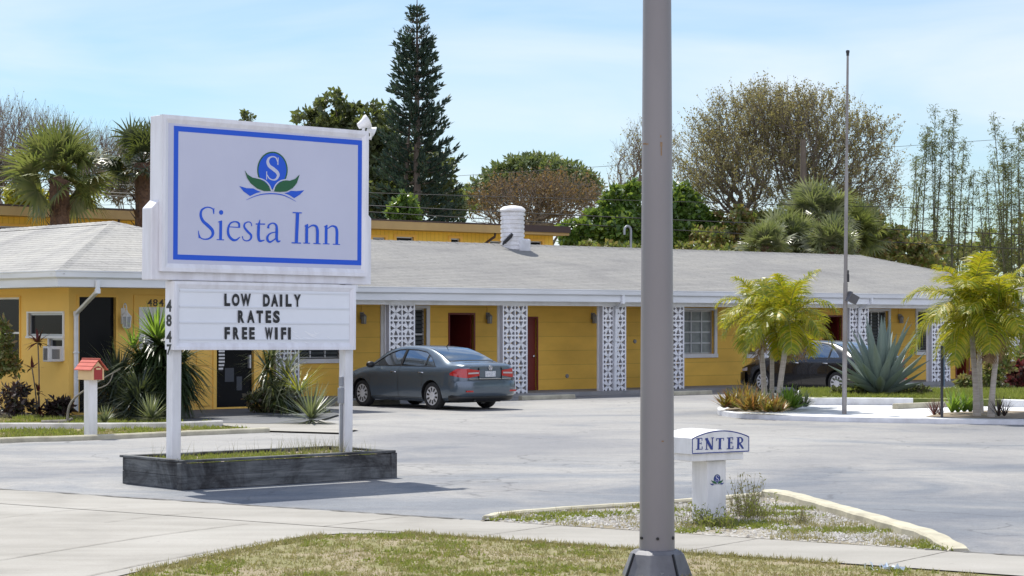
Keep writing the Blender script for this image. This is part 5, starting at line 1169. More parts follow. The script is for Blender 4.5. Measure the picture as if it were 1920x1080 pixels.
def colony_tree(name, label, px, Y, lobes, seed, n=900, leaf=None, nleaf=4, lsz=(.08, .15), bark='bark', fork=.22, tw=(.35, .9), ntw=4, rt=.010, bf=.45, group=None, lk=1.0, cat='tree', upw=.35):
    """limbs grown through points spread in the crown outline seen in the photo"""
    r = random.Random(seed); k = Y/F; t = thing(name, label, cat, base_at(px, Y), 0, group); tb = MB(); b = MB()
    LB = [(np.array(((lx-px)*k, r.uniform(-.25, .25)*rx*k, EYE-(ly-HZ)*k)), rx*k, ry*k) for lx, ly, rx, ry in lobes]
    vol = [l[1]*l[1]*l[2] for l in LB]; T_ = []
    for (c, rx, ry), v in zip(LB, vol):
        for _ in range(max(8, int(n*v/sum(vol)))):
            d = rv(r); q = r.random()**.42; T_.append(c+np.array((d.x*rx*q, d.y*rx*q, d.z*ry*q)))
    H = max(l[0][2]+l[2] for l in LB); fk = np.array((0, 0, H*fork)); T_ = [p for p in T_ if p[2] > H*fork*.8]; T_.sort(key=lambda p: np.linalg.norm(p-fk))
    P_ = np.zeros((len(T_)+3, 3)); P_[1] = fk*.5; P_[2] = fk; pl_ = np.zeros(len(P_)); par = [-1, 0, 1]+[0]*len(T_); m = 3
    for p in T_:
        dd = np.linalg.norm(P_[2:m]-p, axis=1); c = dd+bf*pl_[2:m]+np.maximum(0, P_[2:m, 2]-p[2])*.8; j = int(np.argmin(c))+2
        P_[m] = p; pl_[m] = pl_[j]+dd[j-2]; par[m] = j; m += 1
    cnt = np.ones(m)
    for i in range(m-1, 0, -1): cnt[par[i]] += cnt[i]
    rad = rt*cnt**.47; kids_ = [0]*m
    for i in range(1, m): kids_[par[i]] += 1
    for i in range(1, m):
        a = Vector(P_[par[i]]); e = Vector(P_[i]); L1 = (e-a).length; s_ = 3 if rad[i] < .03 else 5 if rad[i] < .1 else 8
        pd = Vector(P_[par[i]])-Vector(P_[par[par[i]]]) if par[i] > 0 else Vector((0, 0, 1)); mid = a.lerp(e, .5)+(pd.normalized()*L1*.16 if pd.length > 0 else Vector())+rv(r)*L1*.05
        ra = min(rad[par[i]], rad[i]*1.35); tb.tube([a, mid, e], [ra, (ra+rad[i])/2, rad[i]], s_, False)
        if kids_[i] <= 1:
            out = (e-Vector(fk)).normalized()
            for _ in range(ntw if kids_[i] == 0 else ntw//2):
                d = (out*.9+rv(r)*.75+Vector((0, 0, upw))).normalized(); ln = r.uniform(*tw); s0 = a.lerp(e, r.uniform(.3, 1)) if kids_[i] else e; q = s0+d*ln*.5+rv(r)*ln*.06; e2 = s0+d*ln
                tb.tube([s0, q, e2], [rt*.8, rt*.6, rt*.35], 3, False)
                if leaf:
                    for _ in range(nleaf):
                        if r.random() < lk*min(1.6, max(.35, .9+1.3*noise.noise(e*.38))): w2 = s0.lerp(e2, r.uniform(.15, 1.1))+rv(r)*.07; l1 = r.uniform(*lsz); quad_leaf(b, w2, rv(r), rv(r), l1, l1*.62)
    tb.build('trunk', M[bark], t)
    if leaf: b.build('crown', leaf, t)
    return t
# ---- the tall Norfolk pine (two leaders)
def norfolk(px, Y, ytop):
    r = random.Random(4); k = Y/F; H = EYE+(HZ-ytop)*k; t = thing('norfolk_pine', 'very tall narrow dark conifer towering above the motel roof', 'tree', base_at(px, Y))
    tb = MB(); b = MB(); prof = [(0, .03), (.03, .22), (.10, .62), (.22, 1.0), (.35, 1.42), (.5, 1.72), (.62, 1.9), (.75, 2.2), (.88, 2.5), (1, 2.7)]   # below the top (fraction of 9.2 m) -> half width, metres
    def hw(z):
        f = min(1, (H-z)/((HZ-ytop-190)*k)); 
        for (a, x), (c, y) in zip(prof[:-1], prof[1:]):
            if a <= f <= c: return (x+(y-x)*(f-a)/(c-a))*WS
        return prof[-1][1]*WS
    WS = 84*k/2.5
    for lean, top, r0 in ((.0, H, .24), (-.55, H*.80, .16)):
        tb.tube([(lean*.9, 0, 0), (lean, 0, top*.6), (lean*.35, 0, top)], [r0, r0*.65, .02], 8)
    z = 2.5; i = 0
    while z < H-.15:
        f = (H-z)/H; n = r.randint(6, 8); a0 = r.uniform(0, PI)
        for j in range(n):
            a = a0+2*PI*j/n+r.uniform(-.22, .22); L1 = hw(z)*r.uniform(.80, 1.12); 
            if r.random() < .05: L1 *= .6
            d = Vector((math.cos(a), math.sin(a), 0)); p0 = Vector((-.25*(1-f)*(r.random() < .2), 0, z)); rise = L1*(.42 if f < .12 else .30 if f < .5 else .12)
            pts = [p0+d*L1*s_+Vector((0, 0, rise*(s_**1.6)-L1*.10*math.sin(PI*s_)*(f > .3))) for s_ in (0, .33, .66, 1)]
            tb.tube(pts, [.035, .028, .02, .008], 4, False)
            m = max(4, int(L1*10))
            for q in range(m):
                s_ = .22+.78*(q+r.random())/m if f > .1 else .1+.9*(q+r.random())/m; g = min(2.999, s_*3); w_ = int(g); c = pts[w_].lerp(pts[w_+1], g-w_); td = (pts[w_+1]-pts[w_]).normalized()
                for _ in range(5):
                    dd = (td*1.1+rv(r)*.85+Vector((0, 0, .45))).normalized(); ln = r.uniform(.16, .40)*(1 if f > .12 else .7); quad_leaf(b, c+rv(r)*.10, dd, rv(r), ln, ln*.32)
        z += .36*(1+.35*f)*r.uniform(.75, 1.25); i += 1
    tb.build('trunk', M['bark'], t, smooth=60); b.build('crown', L_['dark'], t)
norfolk(782, 100, 0)
# ---- background trees, each on its own spot behind the rear block
clump_tree('broad_oak', 'broad dark evergreen rising behind the right half of the big sign', 'tree', 655, 104, 170, [(625, 215, 45, 42), (575, 232, 30, 30), (690, 235, 55, 45), (720, 300, 60, 60), (640, 270, 70, 50), (800, 330, 55, 60), (700, 370, 90, 60), (835, 380, 50, 35)], L_['oak'], 17000, (.16, .34), 3)
clump_tree('tree_top', 'single leafy tip poking up above the middle of the sign cabinet', 'tree', 462, 112, 205, [(462, 222, 14, 12), (458, 262, 26, 25)], L_['oak'], 900, (.14, .26), 5, trunk_r=.1)
clump_tree('domed_pine', 'round topped green pine forming a dome behind rusty foliage', 'tree', 1005, 118, 287, [(1000, 322, 68, 34), (1060, 335, 55, 34), (945, 340, 48, 34), (905, 365, 38, 30), (1090, 352, 40, 28)], L_['pine'], 12000, (.18, .36), 7, stretch=3)
colony_tree('rusty_tree', 'half bare spreading tree with rusty orange leaves below the domed pine', 1000, 108, [(960, 388, 72, 46), (1062, 380, 66, 48), (1010, 374, 84, 42), (905, 395, 32, 34), (1108, 400, 30, 38)], 11, 900, L_['rust'], 3, (.11, .2), 'bark_pale', .20, (.4, .9), 4, .011, upw=.1)
colony_tree('bare_tree', 'thin bare grey tree showing just left of the grey pole', 1200, 112, [(1195, 300, 42, 58), (1225, 290, 45, 60), (1165, 345, 30, 40), (1250, 320, 30, 60)], 13, 450, L_['olive'], 3, (.08, .15), 'bark_pale', .25, (.4, .9), 4, .010, lk=.5)
clump_tree('glossy_tree', 'upright glossy green tree behind the roof just left of the pole', 'tree', 1150, 92, 340, [(1150, 385, 22, 42), (1188, 372, 20, 40), (1115, 425, 32, 32), (1172, 430, 40, 36), (1095, 446, 25, 20), (1066, 440, 16, 22), (1075, 458, 20, 14)], L_['gloss'], 7000, (.16, .28), 15, trunk_r=.14)
clump_tree('glossy_tree', 'glossy green tree behind the roof just right of the pole', 'tree', 1285, 94, 340, [(1272, 385, 26, 40), (1300, 405, 34, 40), (1345, 435, 36, 30), (1265, 440, 36, 28)], L_['gloss'], 7000, (.16, .28), 17, trunk_r=.14)
clump_tree('green_shrub', 'bright green shrub in front of the tall conifer above the rear roof', 'shrub', 760, 93, 360, [(758, 385, 20, 24), (772, 400, 14, 18), (742, 402, 16, 16)], L_['gloss'], 1500, (.15, .26), 19, trunk_r=.07)
colony_tree('fan_tree', 'large fan shaped olive brown tree with thin leaves behind the right half of the roof', 1462, 96, [(1440, 255, 135, 82), (1545, 275, 105, 88), (1350, 292, 80, 74), (1455, 225, 95, 48), (1625, 320, 58, 80), (1410, 345, 140, 64), (1580, 375, 105, 64), (1312, 345, 44, 62), (1655, 262, 30, 26)], 23, 2000, L_['olive'], 13, (.06, .125), 'bark_brown', .16, (.45, 1.15), 5, .0095, bf=.6)
clump_tree('undergrowth_tree', 'low brown and green scrub tree under the fan shaped tree', 'shrub', 1400, 93, 400, [(1330, 450, 50, 24), (1400, 445, 45, 28), (1385, 412, 46, 26), (1440, 418, 40, 26), (1500, 395, 40, 26), (1660, 450, 45, 36), (1700, 470, 40, 26), (1620, 420, 40, 40), (1450, 462, 40, 20), (1520, 468, 46, 20), (1580, 462, 44, 24), (1740, 480, 40, 30)], L_['shrub'], 8500, (.14, .26), 25, trunk_r=.1)
clump_tree('hedge_row', 'low dark hedge row just above the ridge between the rear block and the palmettos', 'hedge', 1250, 86, 455, [(1100, 470, 36, 16), (1160, 472, 40, 18), (1230, 472, 44, 18), (1300, 474, 44, 18), (1370, 478, 44, 18), (1440, 482, 44, 16)], L_['shrub'], 5200, (.12, .24), 27, trunk_r=.06, limbs=False, shell=.25)
b = MB(); Y = 90; k = Y/F; b.tube([(0, 0, 0), (.05, 0, 4), (.02, 0, EYE+(HZ-262)*k)], [.2, .16, .12], 9); o = b.build('dead_trunk', M['bark'], smooth=60); o.location = base_at(1505, Y); tag(o, 'dark bare broken trunk standing inside the fan shaped tree', 'tree trunk')
for i, (px, Y, lobes, lab) in enumerate(((45, 104, [(30, 268, 75, 60), (95, 276, 56, 50), (-20, 285, 66, 76)], 'bare grey twiggy tree at the far left edge behind the fan palm'), (178, 112, [(170, 308, 46, 54), (215, 316, 42, 50), (140, 330, 38, 46)], 'bare grey twiggy tree between the fan palm and the sign'), (262, 108, [(262, 310, 44, 56), (300, 320, 44, 56)], 'smaller bare twiggy tree half hidden by the sign cabinet'))):
    colony_tree('bare_tree', lab, px, Y, lobes, 31+i, 620, L_['dry'], 2, (.07, .14), 'bark_pale', .25, (.5, 1.3), 5, .011, group='bare trees on the left', lk=.3, upw=.6)
clump_tree('brown_thicket', 'low brown thicket of twigs behind the rear block on the left', 'shrub', 230, 98, 300, [(215, 350, 45, 40), (20, 330, 55, 55), (265, 350, 40, 40), (330, 340, 60, 50)], leafmat('brown_twigs', [(.15, .125, .10), (.11, .095, .08), (.19, .16, .12), (.09, .10, .05)], .2, .8, .2, (.25, .2, .12)), 5500, (.14, .3), 37, 'bark_pale', trunk_r=.1, stretch=4, shell=.2)
clump_tree('yellow_shrub', 'yellow green shrub at the foot of the fan palm, left of its trunk', 'shrub', 50, 88, 345, [(40, 375, 28, 22), (70, 378, 22, 16)], L_['yellow'], 1800, (.14, .26), 39, trunk_r=.06, group='yellow shrubs behind the rear block')
clump_tree('yellow_shrub', 'smaller yellow green shrub right of the fan palm trunk', 'shrub', 155, 88, 365, [(150, 385, 26, 12), (125, 388, 14, 8)], L_['yellow'], 1000, (.14, .26), 41, trunk_r=.06, group='yellow shrubs behind the rear block')
clump_tree('far_treeline', 'dark mixed tree mass low behind the bamboo on the right', 'tree', 1780, 122, 420, [(1700, 470, 60, 40), (1780, 480, 60, 30), (1860, 470, 60, 44), (1960, 460, 70, 60), (1640, 460, 50, 50), (2050, 450, 70, 70)], L_['shrub'], 7000, (.2, .4), 43)
# ---- fan palms
def fan_leaf(b, sb, r, p, d, R_, droop, up):
    d = d.normalized(); s_ = d.cross(up); s_ = s_.normalized() if s_.length > .05 else Vector((1, 0, 0)); n2 = s_.cross(d); pet = R_*r.uniform(.75, 1.25)
    q = p+d*pet+Vector((0, 0, -.08*pet)); sb.tube([p, p.lerp(q, .5)+n2*.05, q], [.022, .018, .014], 4, False)
    m = 20
    for i in range(m):
        a = R(-118)+R(236)*(i+.5)/m+r.uniform(-.05, .05); dd = (d*math.cos(a)+s_*math.sin(a)+n2*.18*math.cos(a)).normalized(); ln = R_*(.72+.28*math.cos(a*.6))*r.uniform(.85, 1.1)
        blade(b, q, dd, n2, ln, R_*.11, droop*(.5+.7*abs(math.sin(a))), 3)
def fan_palm(name, label, px, Y, yc, R_px, leaf, seed, n=34, ybase=None, trunk=.22, wide=1.0, group=None, boots=True, cat='palm tree'):
    r = random.Random(seed); k = Y/F; t = thing(name, label, cat, base_at(px, Y), 0, group); zc = EYE-(yc-HZ)*k; rad = R_px*k; tb = MB()
    if zc > .8:
        n_ = 10; tb.tube([(0.02*math.sin(i), 0, zc*i/n_) for i in range(n_+1)], [trunk*(1.15 if i == 0 else 1.0+.06*(i % 2)) for i in range(n_+1)], 10)
        if boots:
            for i in range(90):
                z = zc*r.uniform(.3, 1.0); a = r.uniform(0, 2*PI); d = Vector((math.cos(a), math.sin(a), 0)); blade(tb, d*trunk*.9+Vector((0, 0, z)), (d*.7+Vector((0, 0, .9))), d, r.uniform(.25, .45), .13, .1, 2)
    tb.build('trunk', M['boot_trunk'], t)
    b = MB(); sb = MB(); R_ = rad*.56
    for i in range(n):
        f = (i+.5)/n; el = R(85-120*f**.9)+r.uniform(-.15, .15); a = i*2.39996+r.uniform(-.2, .2); d = Vector((math.cos(a)*math.cos(el)*wide, math.sin(a)*math.cos(el), math.sin(el))).normalized()
        fan_leaf(b, sb, r, Vector((0, 0, zc)), d, R_*r.uniform(.85, 1.1), .55+.5*f, (Vector((0, 0, 1))+rv(r)*.9+d.cross(Vector((0, 0, 1)))*r.uniform(-.8, .8)).normalized())
    sb.build('leaf_stalks', leaf, t); b.build('crown', leaf, t); return t
fan_palm('cabbage_palm', 'bushy fan palm with shaggy brown trunk standing over the rear yellow block', 111, 66, 332, 112, L_['sabal'], 51, 38, trunk=.30, group='fan palms on the left')
fan_palm('cabbage_palm', 'darker narrow fan palm half hidden behind the left edge of the sign', 268, 68, 306, 82, leafmat('dark_fan_blades', [(.025, .04, .02), (.045, .06, .025), (.07, .085, .035)], .2, .35, .5), 53, 34, trunk=.26, group='fan palms on the left')
for i, (px, yc, rp, lab) in enumerate(((1438, 462, 48, 'small low palmetto at the left end of the row behind the roof'), (1560, 462, 54, 'low pale palmetto filling the gap beside the flagpole behind the roof'), (1475, 455, 62, 'pale shiny palmetto second from the left in the row behind the roof ridge'), (1535, 410, 68, 'tallest pale shiny palmetto behind the roof beside the flagpole'), (1600, 440, 60, 'shaded palmetto behind the roof just right of the flagpole'))):
    fan_palm('palmetto', lab, px, 84+i*1.5, yc, rp*1.1, L_['silver'] if i < 4 else L_['sabal'], 61+i, 58, trunk=.18, group='palmettos behind the roof')
# ---- bamboo
def bamboo(px, Y, culms, label, seed):
    r = random.Random(seed); k = Y/F; t = thing('bamboo_clump', label, 'bamboo', base_at(px, Y), 0, 'bamboo clumps at the right'); tb = MB(); b = MB()
    for x0, x1, yt in culms:
        H = EYE+(HZ-yt)*k; a = Vector(((x0-px)*k, r.uniform(-1, 1), 0)); e = Vector(((x1-px)*k, r.uniform(-1.2, 1.2), H)); pts = catmull([a, a.lerp(e, .5)+Vector((r.uniform(-.1, .1), 0, 0)), e], 5)
        tb.tube(pts, interp([.045, .036, .008], 5), 5, False)
        for _ in range(int(H*r.uniform(7, 13))):
            s_ = r.uniform(.30, 1.0)**.8; g = min(len(pts)-1.001, s_*(len(pts)-1)); w_ = int(g); c = pts[w_].lerp(pts[w_+1], g-w_); d = rv(r); d.z = abs(d.z)*.5+.1; ln = r.uniform(.2, .75)*(1.15-s_*.6)
            e2 = c+d*ln; tb.tube([c, e2], [.007, .004], 3, False)
            for _ in range(6): q = c.lerp(e2, r.uniform(.3, 1.05)); dd = (rv(r)+Vector((0, 0, -.4))).normalized(); quad_leaf(b, q+rv(r)*.1, dd, rv(r), r.uniform(.12, .24), .035)
    tb.build('culms', mat('bamboo_culm', (.11, .10, .055), .6, (.07, .07, .04), 3), t); b.build('foliage', L_['bamboo'], t)
bamboo(1745, 100, [(1690, 1740, 250), (1712, 1745, 235), (1735, 1762, 198), (1745, 1768, 225), (1760, 1752, 265), (1775, 1790, 205), (1785, 1782, 245), (1790, 1815, 262), (1800, 1810, 330), (1725, 1708, 300), (1705, 1722, 290), (1770, 1800, 300), (1815, 1830, 318)], 'loose tall bamboo clump with bent stems left of the right hand palms', 71)
bamboo(1900, 98, [(1893, 1863, 215), (1880, 1872, 262), (1905, 1890, 270), (1915, 1905, 240), (1930, 1925, 230), (1895, 1850, 300), (1870, 1850, 320), (1940, 1945, 220), (1885, 1895, 300), (1925, 1910, 290), (1860, 1845, 345), (1950, 1935, 250), (1910, 1880, 310)], 'dense bamboo clump cut off by the right edge above the palms', 73)
bamboo(1845, 106, [(1600+30*i+random.Random(i).uniform(-12, 12), 1604+30*i, 400-random.Random(i+9).uniform(0, 70)) for i in range(13)], 'low row of bamboo stems behind the far end of the roof', 75)
# ---- feather palms
def frond(b, sb, r, p, az, el, ln, droop, leafl, wd=.03):
    d = Vector((math.cos(az)*math.cos(el), math.sin(az)*math.cos(el), math.sin(el))); pts = [p]; q = p.copy(); dd = d.copy(); n = 12
    for i in range(n): q = q+dd*ln/n; dd = (dd-Vector((0, 0, droop/n*(.4+1.3*i/n)))).normalized(); pts.append(q.copy())
    sb.tube(pts, interp([.018, .004], n), 4, False)
    m = int(ln*34)
    for i in range(m):
        f = .14+.86*(i+.5)/m; g = f*n*.999; w_ = int(g); c = pts[w_].lerp(pts[w_+1], g-w_); t = (pts[w_+1]-pts[w_]).normalized(); side = t.cross(Vector((0, 0, 1))); side = side.normalized() if side.length > .05 else Vector((1, 0, 0)); up = side.cross(t)
        L1 = leafl*(math.sin(PI*min(1, (f*.92+.06)))**.6)*r.uniform(.85, 1.1)
        for s_ in (-1, 1):
            lift = r.uniform(-.15, .65); dl = (side*s_+t*.75+up*lift).normalized(); blade(b, c, dl, up if abs(dl.dot(up)) < .9 else t, L1, wd, 1.45, 3)
def feather_palm(label, base, top, seed, nf=12, ln=1.5, leafl=.42, rad=.075, group=None, bias=None):
    r = random.Random(seed); t = thing('palm_tree', label, 'palm tree', base, 0, group); d = top-base; tb = MB()
    pts = catmull([Vector((0, 0, 0)), d*.33+Vector((d.x*-.08, 0, 0)), d*.7, d], 5); tb.tube(pts, interp([rad*1.2, rad*.82, rad*.78, rad*.7], 5), 10); tr = tb.build('trunk', M['palm_trunk'], t, smooth=60)
    b = MB(); b.tube([d-Vector((0, 0, .10)), d+Vector((0, 0, .12)), d+Vector((0, 0, .30))], [rad*.95, rad*1.0, rad*.5], 10); b.build('crownshaft', mat('crownshaft_green', (.14, .20, .06), .4, (.22, .25, .08), 3), t, smooth=60)
    b = MB(); sb = MB()
    for i in range(nf):
        f = (i+.5)/nf; az = i*2.39996+seed; el = R(80-94*f); frond(b, sb, r, d+Vector((0, 0, .20)), az, el, ln*(.92+.12*f)*r.uniform(.85, 1.1), 1.65+.9*f+r.uniform(-.25, .35), leafl, .031)
    b2 = MB(); s2 = MB()
    for i in range(2): frond(b2, s2, r, d+Vector((0, 0, .02)), seed*1.3+i*2.6, R(-38), ln*.62, 1.5, leafl*.8, .024)
    s2.build('dead_stalks', L_['dead'], t); b2.build('dead_fronds', L_['dead'], t)
    sb.build('leaf_stalks', mat('yellow_frond_stalk', (.26, .25, .06), .5), t); b.build('crown', L_['palm'], t)
gA = 'clump of yellow green palms by the drive'; gB = 'clump of palms at the right edge'
q = G(1434, 762, .1); feather_palm('yellow green palm with straight trunk, leftmost of the clump in front of the black car', q, at(1425, 610, q.y), 1, 19, 1.25, .48, group=gA)
q = G(1447, 766, .1); feather_palm('slim yellow green palm, middle trunk of the clump in front of the black car', q, at(1448, 632, q.y-.1), 2, 11, 1.15, .44, .06, group=gA)
q = G(1459, 770, .1); feather_palm('yellow green palm leaning right, in front of the black car', q, at(1476, 618, q.y+.1), 4, 19, 1.3, .48, group=gA)
q = G(1832, 780, .1); feather_palm('tallest palm with thick pale trunk, at the right beside the slim sign post', q, at(1821, 604, q.y), 5, 20, 1.5, .52, .072, group=gB)
q = G(1838, 774, .1); feather_palm('slim palm growing close behind the thick pale palm trunk at the right', q, at(1836, 606, q.y+.2), 8, 12, 1.35, .46, .065, group=gB)
q = G(1858, 782, .1); feather_palm('palm leaning slightly right, last trunk before the right edge', q, at(1872, 618, q.y), 6, 18, 1.35, .5, .07, group=gB)
# ---- agave
def agave(px, py, z0, H, n, seed, label):
    r = random.Random(seed); p = G(px, py, z0); t = thing('agave', label, 'agave', p, .4); b = MB()
    for i in range(n):
        f = (i+.5)/n; az = i*2.39996; el = R(87-80*f**1.0)+r.uniform(-.09, .09); L1 = H*(1.10-.42*f)*r.uniform(.86, 1.08); wd = .285*r.uniform(.85, 1.1); d = Vector((math.cos(az)*math.cos(el), math.sin(az)*math.cos(el), math.sin(el)))
        side = d.cross(Vector((0, 0, 1))); side = side.normalized() if side.length > .05 else Vector((1, 0, 0)); q = Vector((math.cos(az)*.10, math.sin(az)*.10, .05+.15*(1-f))); dd = d.copy(); N_ = 11; vs = []; bend = r.uniform(-.35, .30) if r.random() < .85 or f > .75 else r.uniform(.4, .9)
        for j in range(N_+1):
            s_ = j/N_; up = side.cross(dd).normalized(); w_ = wd*(.42+1.0*s_-.42*s_*s_ if s_ < .45 else .785*(1-((s_-.45)/.55)**1.55)); w_ = max(w_, .004); th = .055*(1-s_)+.006
            for u, h in ((-1, .20), (-.5, .03), (0, -.02), (.5, .03), (1, .20)): vs.append(q+side*u*w_/2*1.0+up*(h*w_*.9))
            for u, h in ((.5, -th), (0, -th*1.5), (-.5, -th)): vs.append(q+side*u*w_/2+up*(h+.02*w_))
            q = q+dd*L1/N_; dd = (dd-Vector((0, 0, bend/N_))).normalized()
        k = 8; b.add(vs, [(j*k+c, j*k+(c+1) % k, (j+1)*k+(c+1) % k, (j+1)*k+c) for j in range(N_) for c in range(k)])
    b.build('leaves', L_['agave'], t, smooth=50, fixn=True); return t
agave(1650, 740, .25, 1.62, 48, 3, 'giant blue grey agave with sword leaves in the raised bed')
clump_tree('agave_undergrowth', 'dark low tangle of dead leaves and groundcover under the big agave', 'shrub', 1650, F*(EYE-.25)/(740-HZ), 0, [(1610, 735, 20, 7), (1650, 738, 24, 7), (1695, 735, 24, 7), (1730, 734, 20, 5), (1575, 734, 16, 5)], leafmat('dead_leaf_litter', [(.04, .05, .02), (.08, .075, .04), (.06, .09, .025), (.13, .10, .06)], .2, .7, .3), 1500, (.06, .13), 5, trunk_r=.02, limbs=False, stretch=2.6)
# ---- rosettes, yuccas and bedding
def rosette(b, r, c, n, ln, wd, e0, e1, droop=.3, seg=3, fold=0):
    for i in range(n):
        f = r.random(); az = r.uniform(0, 2*PI); el = R(e0+(e1-e0)*f); d = Vector((math.cos(az)*math.cos(el), math.sin(az)*math.cos(el), math.sin(el))); blade(b, c+d*.02, d, Vector((0, 0, 1)) if abs(d.z) < .95 else Vector((1, 0, 0)), ln*r.uniform(.8, 1.1), wd, droop*r.uniform(.5, 1.4), seg)
def plant(name, label, cat, p, seed, parts, group=None):
    """parts: (part name, material, [(x, z, n, len, width, el0, el1, droop)])"""
    r = random.Random(seed); t = thing(name, label, cat, p, 0, group)
    for nm, m_, rs in parts:
        b = MB()
        for x, y, z, n, ln, wd, e0, e1, dr in rs: rosette(b, r, Vector((x, y, z)), n, ln, wd, e0, e1, dr)
        b.build(nm, m_, t)
    return t
def px_off(p, px, py): q = at(px, py, p.y); return q-p
p = G(300, 788); q = px_off(p, 302, 640)
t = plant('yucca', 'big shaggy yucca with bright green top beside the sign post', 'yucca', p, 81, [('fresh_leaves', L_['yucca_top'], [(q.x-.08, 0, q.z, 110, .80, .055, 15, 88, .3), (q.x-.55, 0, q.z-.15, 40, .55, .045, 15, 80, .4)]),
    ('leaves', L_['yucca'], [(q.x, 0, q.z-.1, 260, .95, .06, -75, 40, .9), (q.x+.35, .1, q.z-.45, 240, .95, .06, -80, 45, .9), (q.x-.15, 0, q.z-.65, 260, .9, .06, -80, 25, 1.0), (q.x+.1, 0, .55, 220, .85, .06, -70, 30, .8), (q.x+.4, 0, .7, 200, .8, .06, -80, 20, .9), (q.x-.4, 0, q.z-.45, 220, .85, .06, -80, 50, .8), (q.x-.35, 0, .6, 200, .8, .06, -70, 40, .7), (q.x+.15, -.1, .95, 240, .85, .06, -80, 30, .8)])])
b = MB(); b.tube(catmull([(0, 0, 0), (q.x*.5+.1, 0, q.z*.5), (q.x, 0, q.z)], 4), .07, 7); b.tube(catmull([(.1, 0, 0), (q.x+.4, .1, q.z-.5)], 4), .055, 7); b.build('stem', M['bark'], t)
for i, (px, py, s_, lab) in enumerate(((222, 786, 1.15, 'dark spiky yucca just behind the mailbox'), (262, 792, .8, 'low dark spiky yucca between the mailbox and the big yucca'))):
    p = G(px, py); plant('dark_yucca', lab, 'yucca', p, 85+i, [('leaves', leafmat('blue_dark_blades', [(.022, .035, .028), (.04, .055, .042), (.06, .075, .055)], .15, .35, .5), [(0, 0, .35*s_, 220, .9*s_, .055, -20, 88, .25), (.1, 0, .2, 150, .7*s_, .05, -30, 60, .4), (0, 0, .7*s_, 140, .85*s_, .05, -70, 70, .5)])], 'dark yuccas by the office door')
for i, (px, py, s_, lab) in enumerate(((283, 797, .52, 'pale green spiky rosette just left of the left sign post'), (196, 803, .34, 'small green spiky rosette at the right foot of the mailbox'), (583, 797, .80, 'large pale spiky rosette at the end of the bed left of the right sign post'), (470, 750, .0, ''))):
    if s_ == 0: continue
    p = G(px, py); plant('spiky_rosette', lab, 'yucca', p, 91+i, [('leaves', L_['pale_yucca'], [(0, 0, .12, int(60+50*s_), s_, .045*(.6+s_*.5), -5, 85, .12), (0, 0, .10, 30, s_*.8, .04, -25, 10, .2)])])
p = G(515, 782); plant('palm_shrub', 'tall shaggy fan leaved shrub in front of the block screen beside the glass door', 'shrub', p, 97, [('leaves', L_['pale_yucca'], [(-.05, 0, 1.25, 70, .75, .035, -40, 88, .6), (.25, 0, .85, 70, .8, .035, -40, 80, .8), (-.05, 0, .7, 60, .6, .035, -70, 30, .7)]), ('dark_leaves', L_['yucca'], [(-.15, 0, 1.0, 80, .8, .04, -60, 70, .6), (.1, 0, .45, 80, .6, .04, -60, 60, .6)])])
p = G(560, 785); plant('arching_palm', 'small arching palm with long yellow tipped leaves beside the shaggy shrub', 'palm', p, 99, [('leaves', L_['palm'], [(0, 0, .55, 34, .95, .03, 8, 55, .5)]), ('pale_leaves', L_['pale_yucca'], [(0, 0, .5, 40, .8, .03, 0, 60, .6)])])
clump_tree('dark_bedding_shrub', 'dark reddish green bush under the shaggy shrub beside the glass door', 'shrub', 530, 46, 720, [(505, 740, 18, 26), (545, 755, 26, 30), (520, 770, 30, 14), (590, 782, 34, 14), (480, 752, 14, 22)], leafmat('dark_bush', [(.03, .045, .018), (.05, .065, .025), (.08, .04, .03), (.04, .055, .03)], .25, .4, .5), 3200, (.06, .12), 101, trunk_r=.03, limbs=False)
# cordylines and purple shrubs by the end wall
p = G(70, 783); t = thing('red_cordyline', 'tall thin stemmed plant with maroon leaf tufts before the air conditioner', 'plant', p); b = MB(); lb_ = MB(); r = random.Random(7)
for px, py, n, ln in ((71, 642, 26, .34), (60, 690, 12, .28), (72, 735, 10, .22), (74, 770, 24, .3)):
    q = px_off(p, px, py); b.tube(catmull([(0, 0, 0), (q.x*.6+.03, 0, q.z*.5), q], 4), .014, 5); rosette(lb_, r, q, n, ln, .06, -25, 75, .5)
b.build('stem', M['bark'], t); lb_.build('leaves', L_['red'], t)
for i, (px, py, lobes, lf, lab) in enumerate(((28, 785, [(28, 742, 22, 24), (40, 765, 18, 14), (18, 762, 14, 14)], 'purple', 'dark purple bush low against the end wall at the left edge'), (112, 783, [(112, 765, 18, 16), (100, 772, 10, 10)], 'purple', 'small dark spiky leaved bush at the corner downspout'), (2, 780, [(0, 660, 28, 34), (12, 690, 22, 16), (-4, 620, 16, 20)], 'shrub', 'leafy bush cut off by the left edge in front of the dark window'), (262, 770, [(268, 745, 14, 14), (250, 760, 16, 16), (320, 765, 24, 18), (350, 750, 18, 26)], 'shrub', 'mixed low bush under the big yucca'))):
    clump_tree('garden_bush', lab, 'shrub', px, F*EYE/(py-HZ), 0, lobes, L_[lf], 700 if lf == 'purple' else 1300, (.07, .15), 111+i, trunk_r=.025, limbs=False, stretch=2.5)
p = G(126, 796); b = MB()
q1, q2, q3 = px_off(p, 135, 752), px_off(p, 190, 712), px_off(p, 226, 692)
b.tube(catmull([(0, 0, 0), q1, q2, q3], 5), interp([.028, .022, .015, .006], 5), 6); b.tube(catmull([q1+(q2-q1)*.4, px_off(p, 200, 722), px_off(p, 212, 700)], 4), .012, 5); b.tube([(-.5, 0, .05), (0, .02, .06), (.1, 0, .12)], [.04, .045, .03], 6)
o = b.build('fallen_branch', mat('grey_dead_wood', (.22, .20, .17), .9, (.13, .12, .10), 9), smooth=60); o.location = p; tag(o, 'dead grey branch leaning behind the mailbox', 'branch')
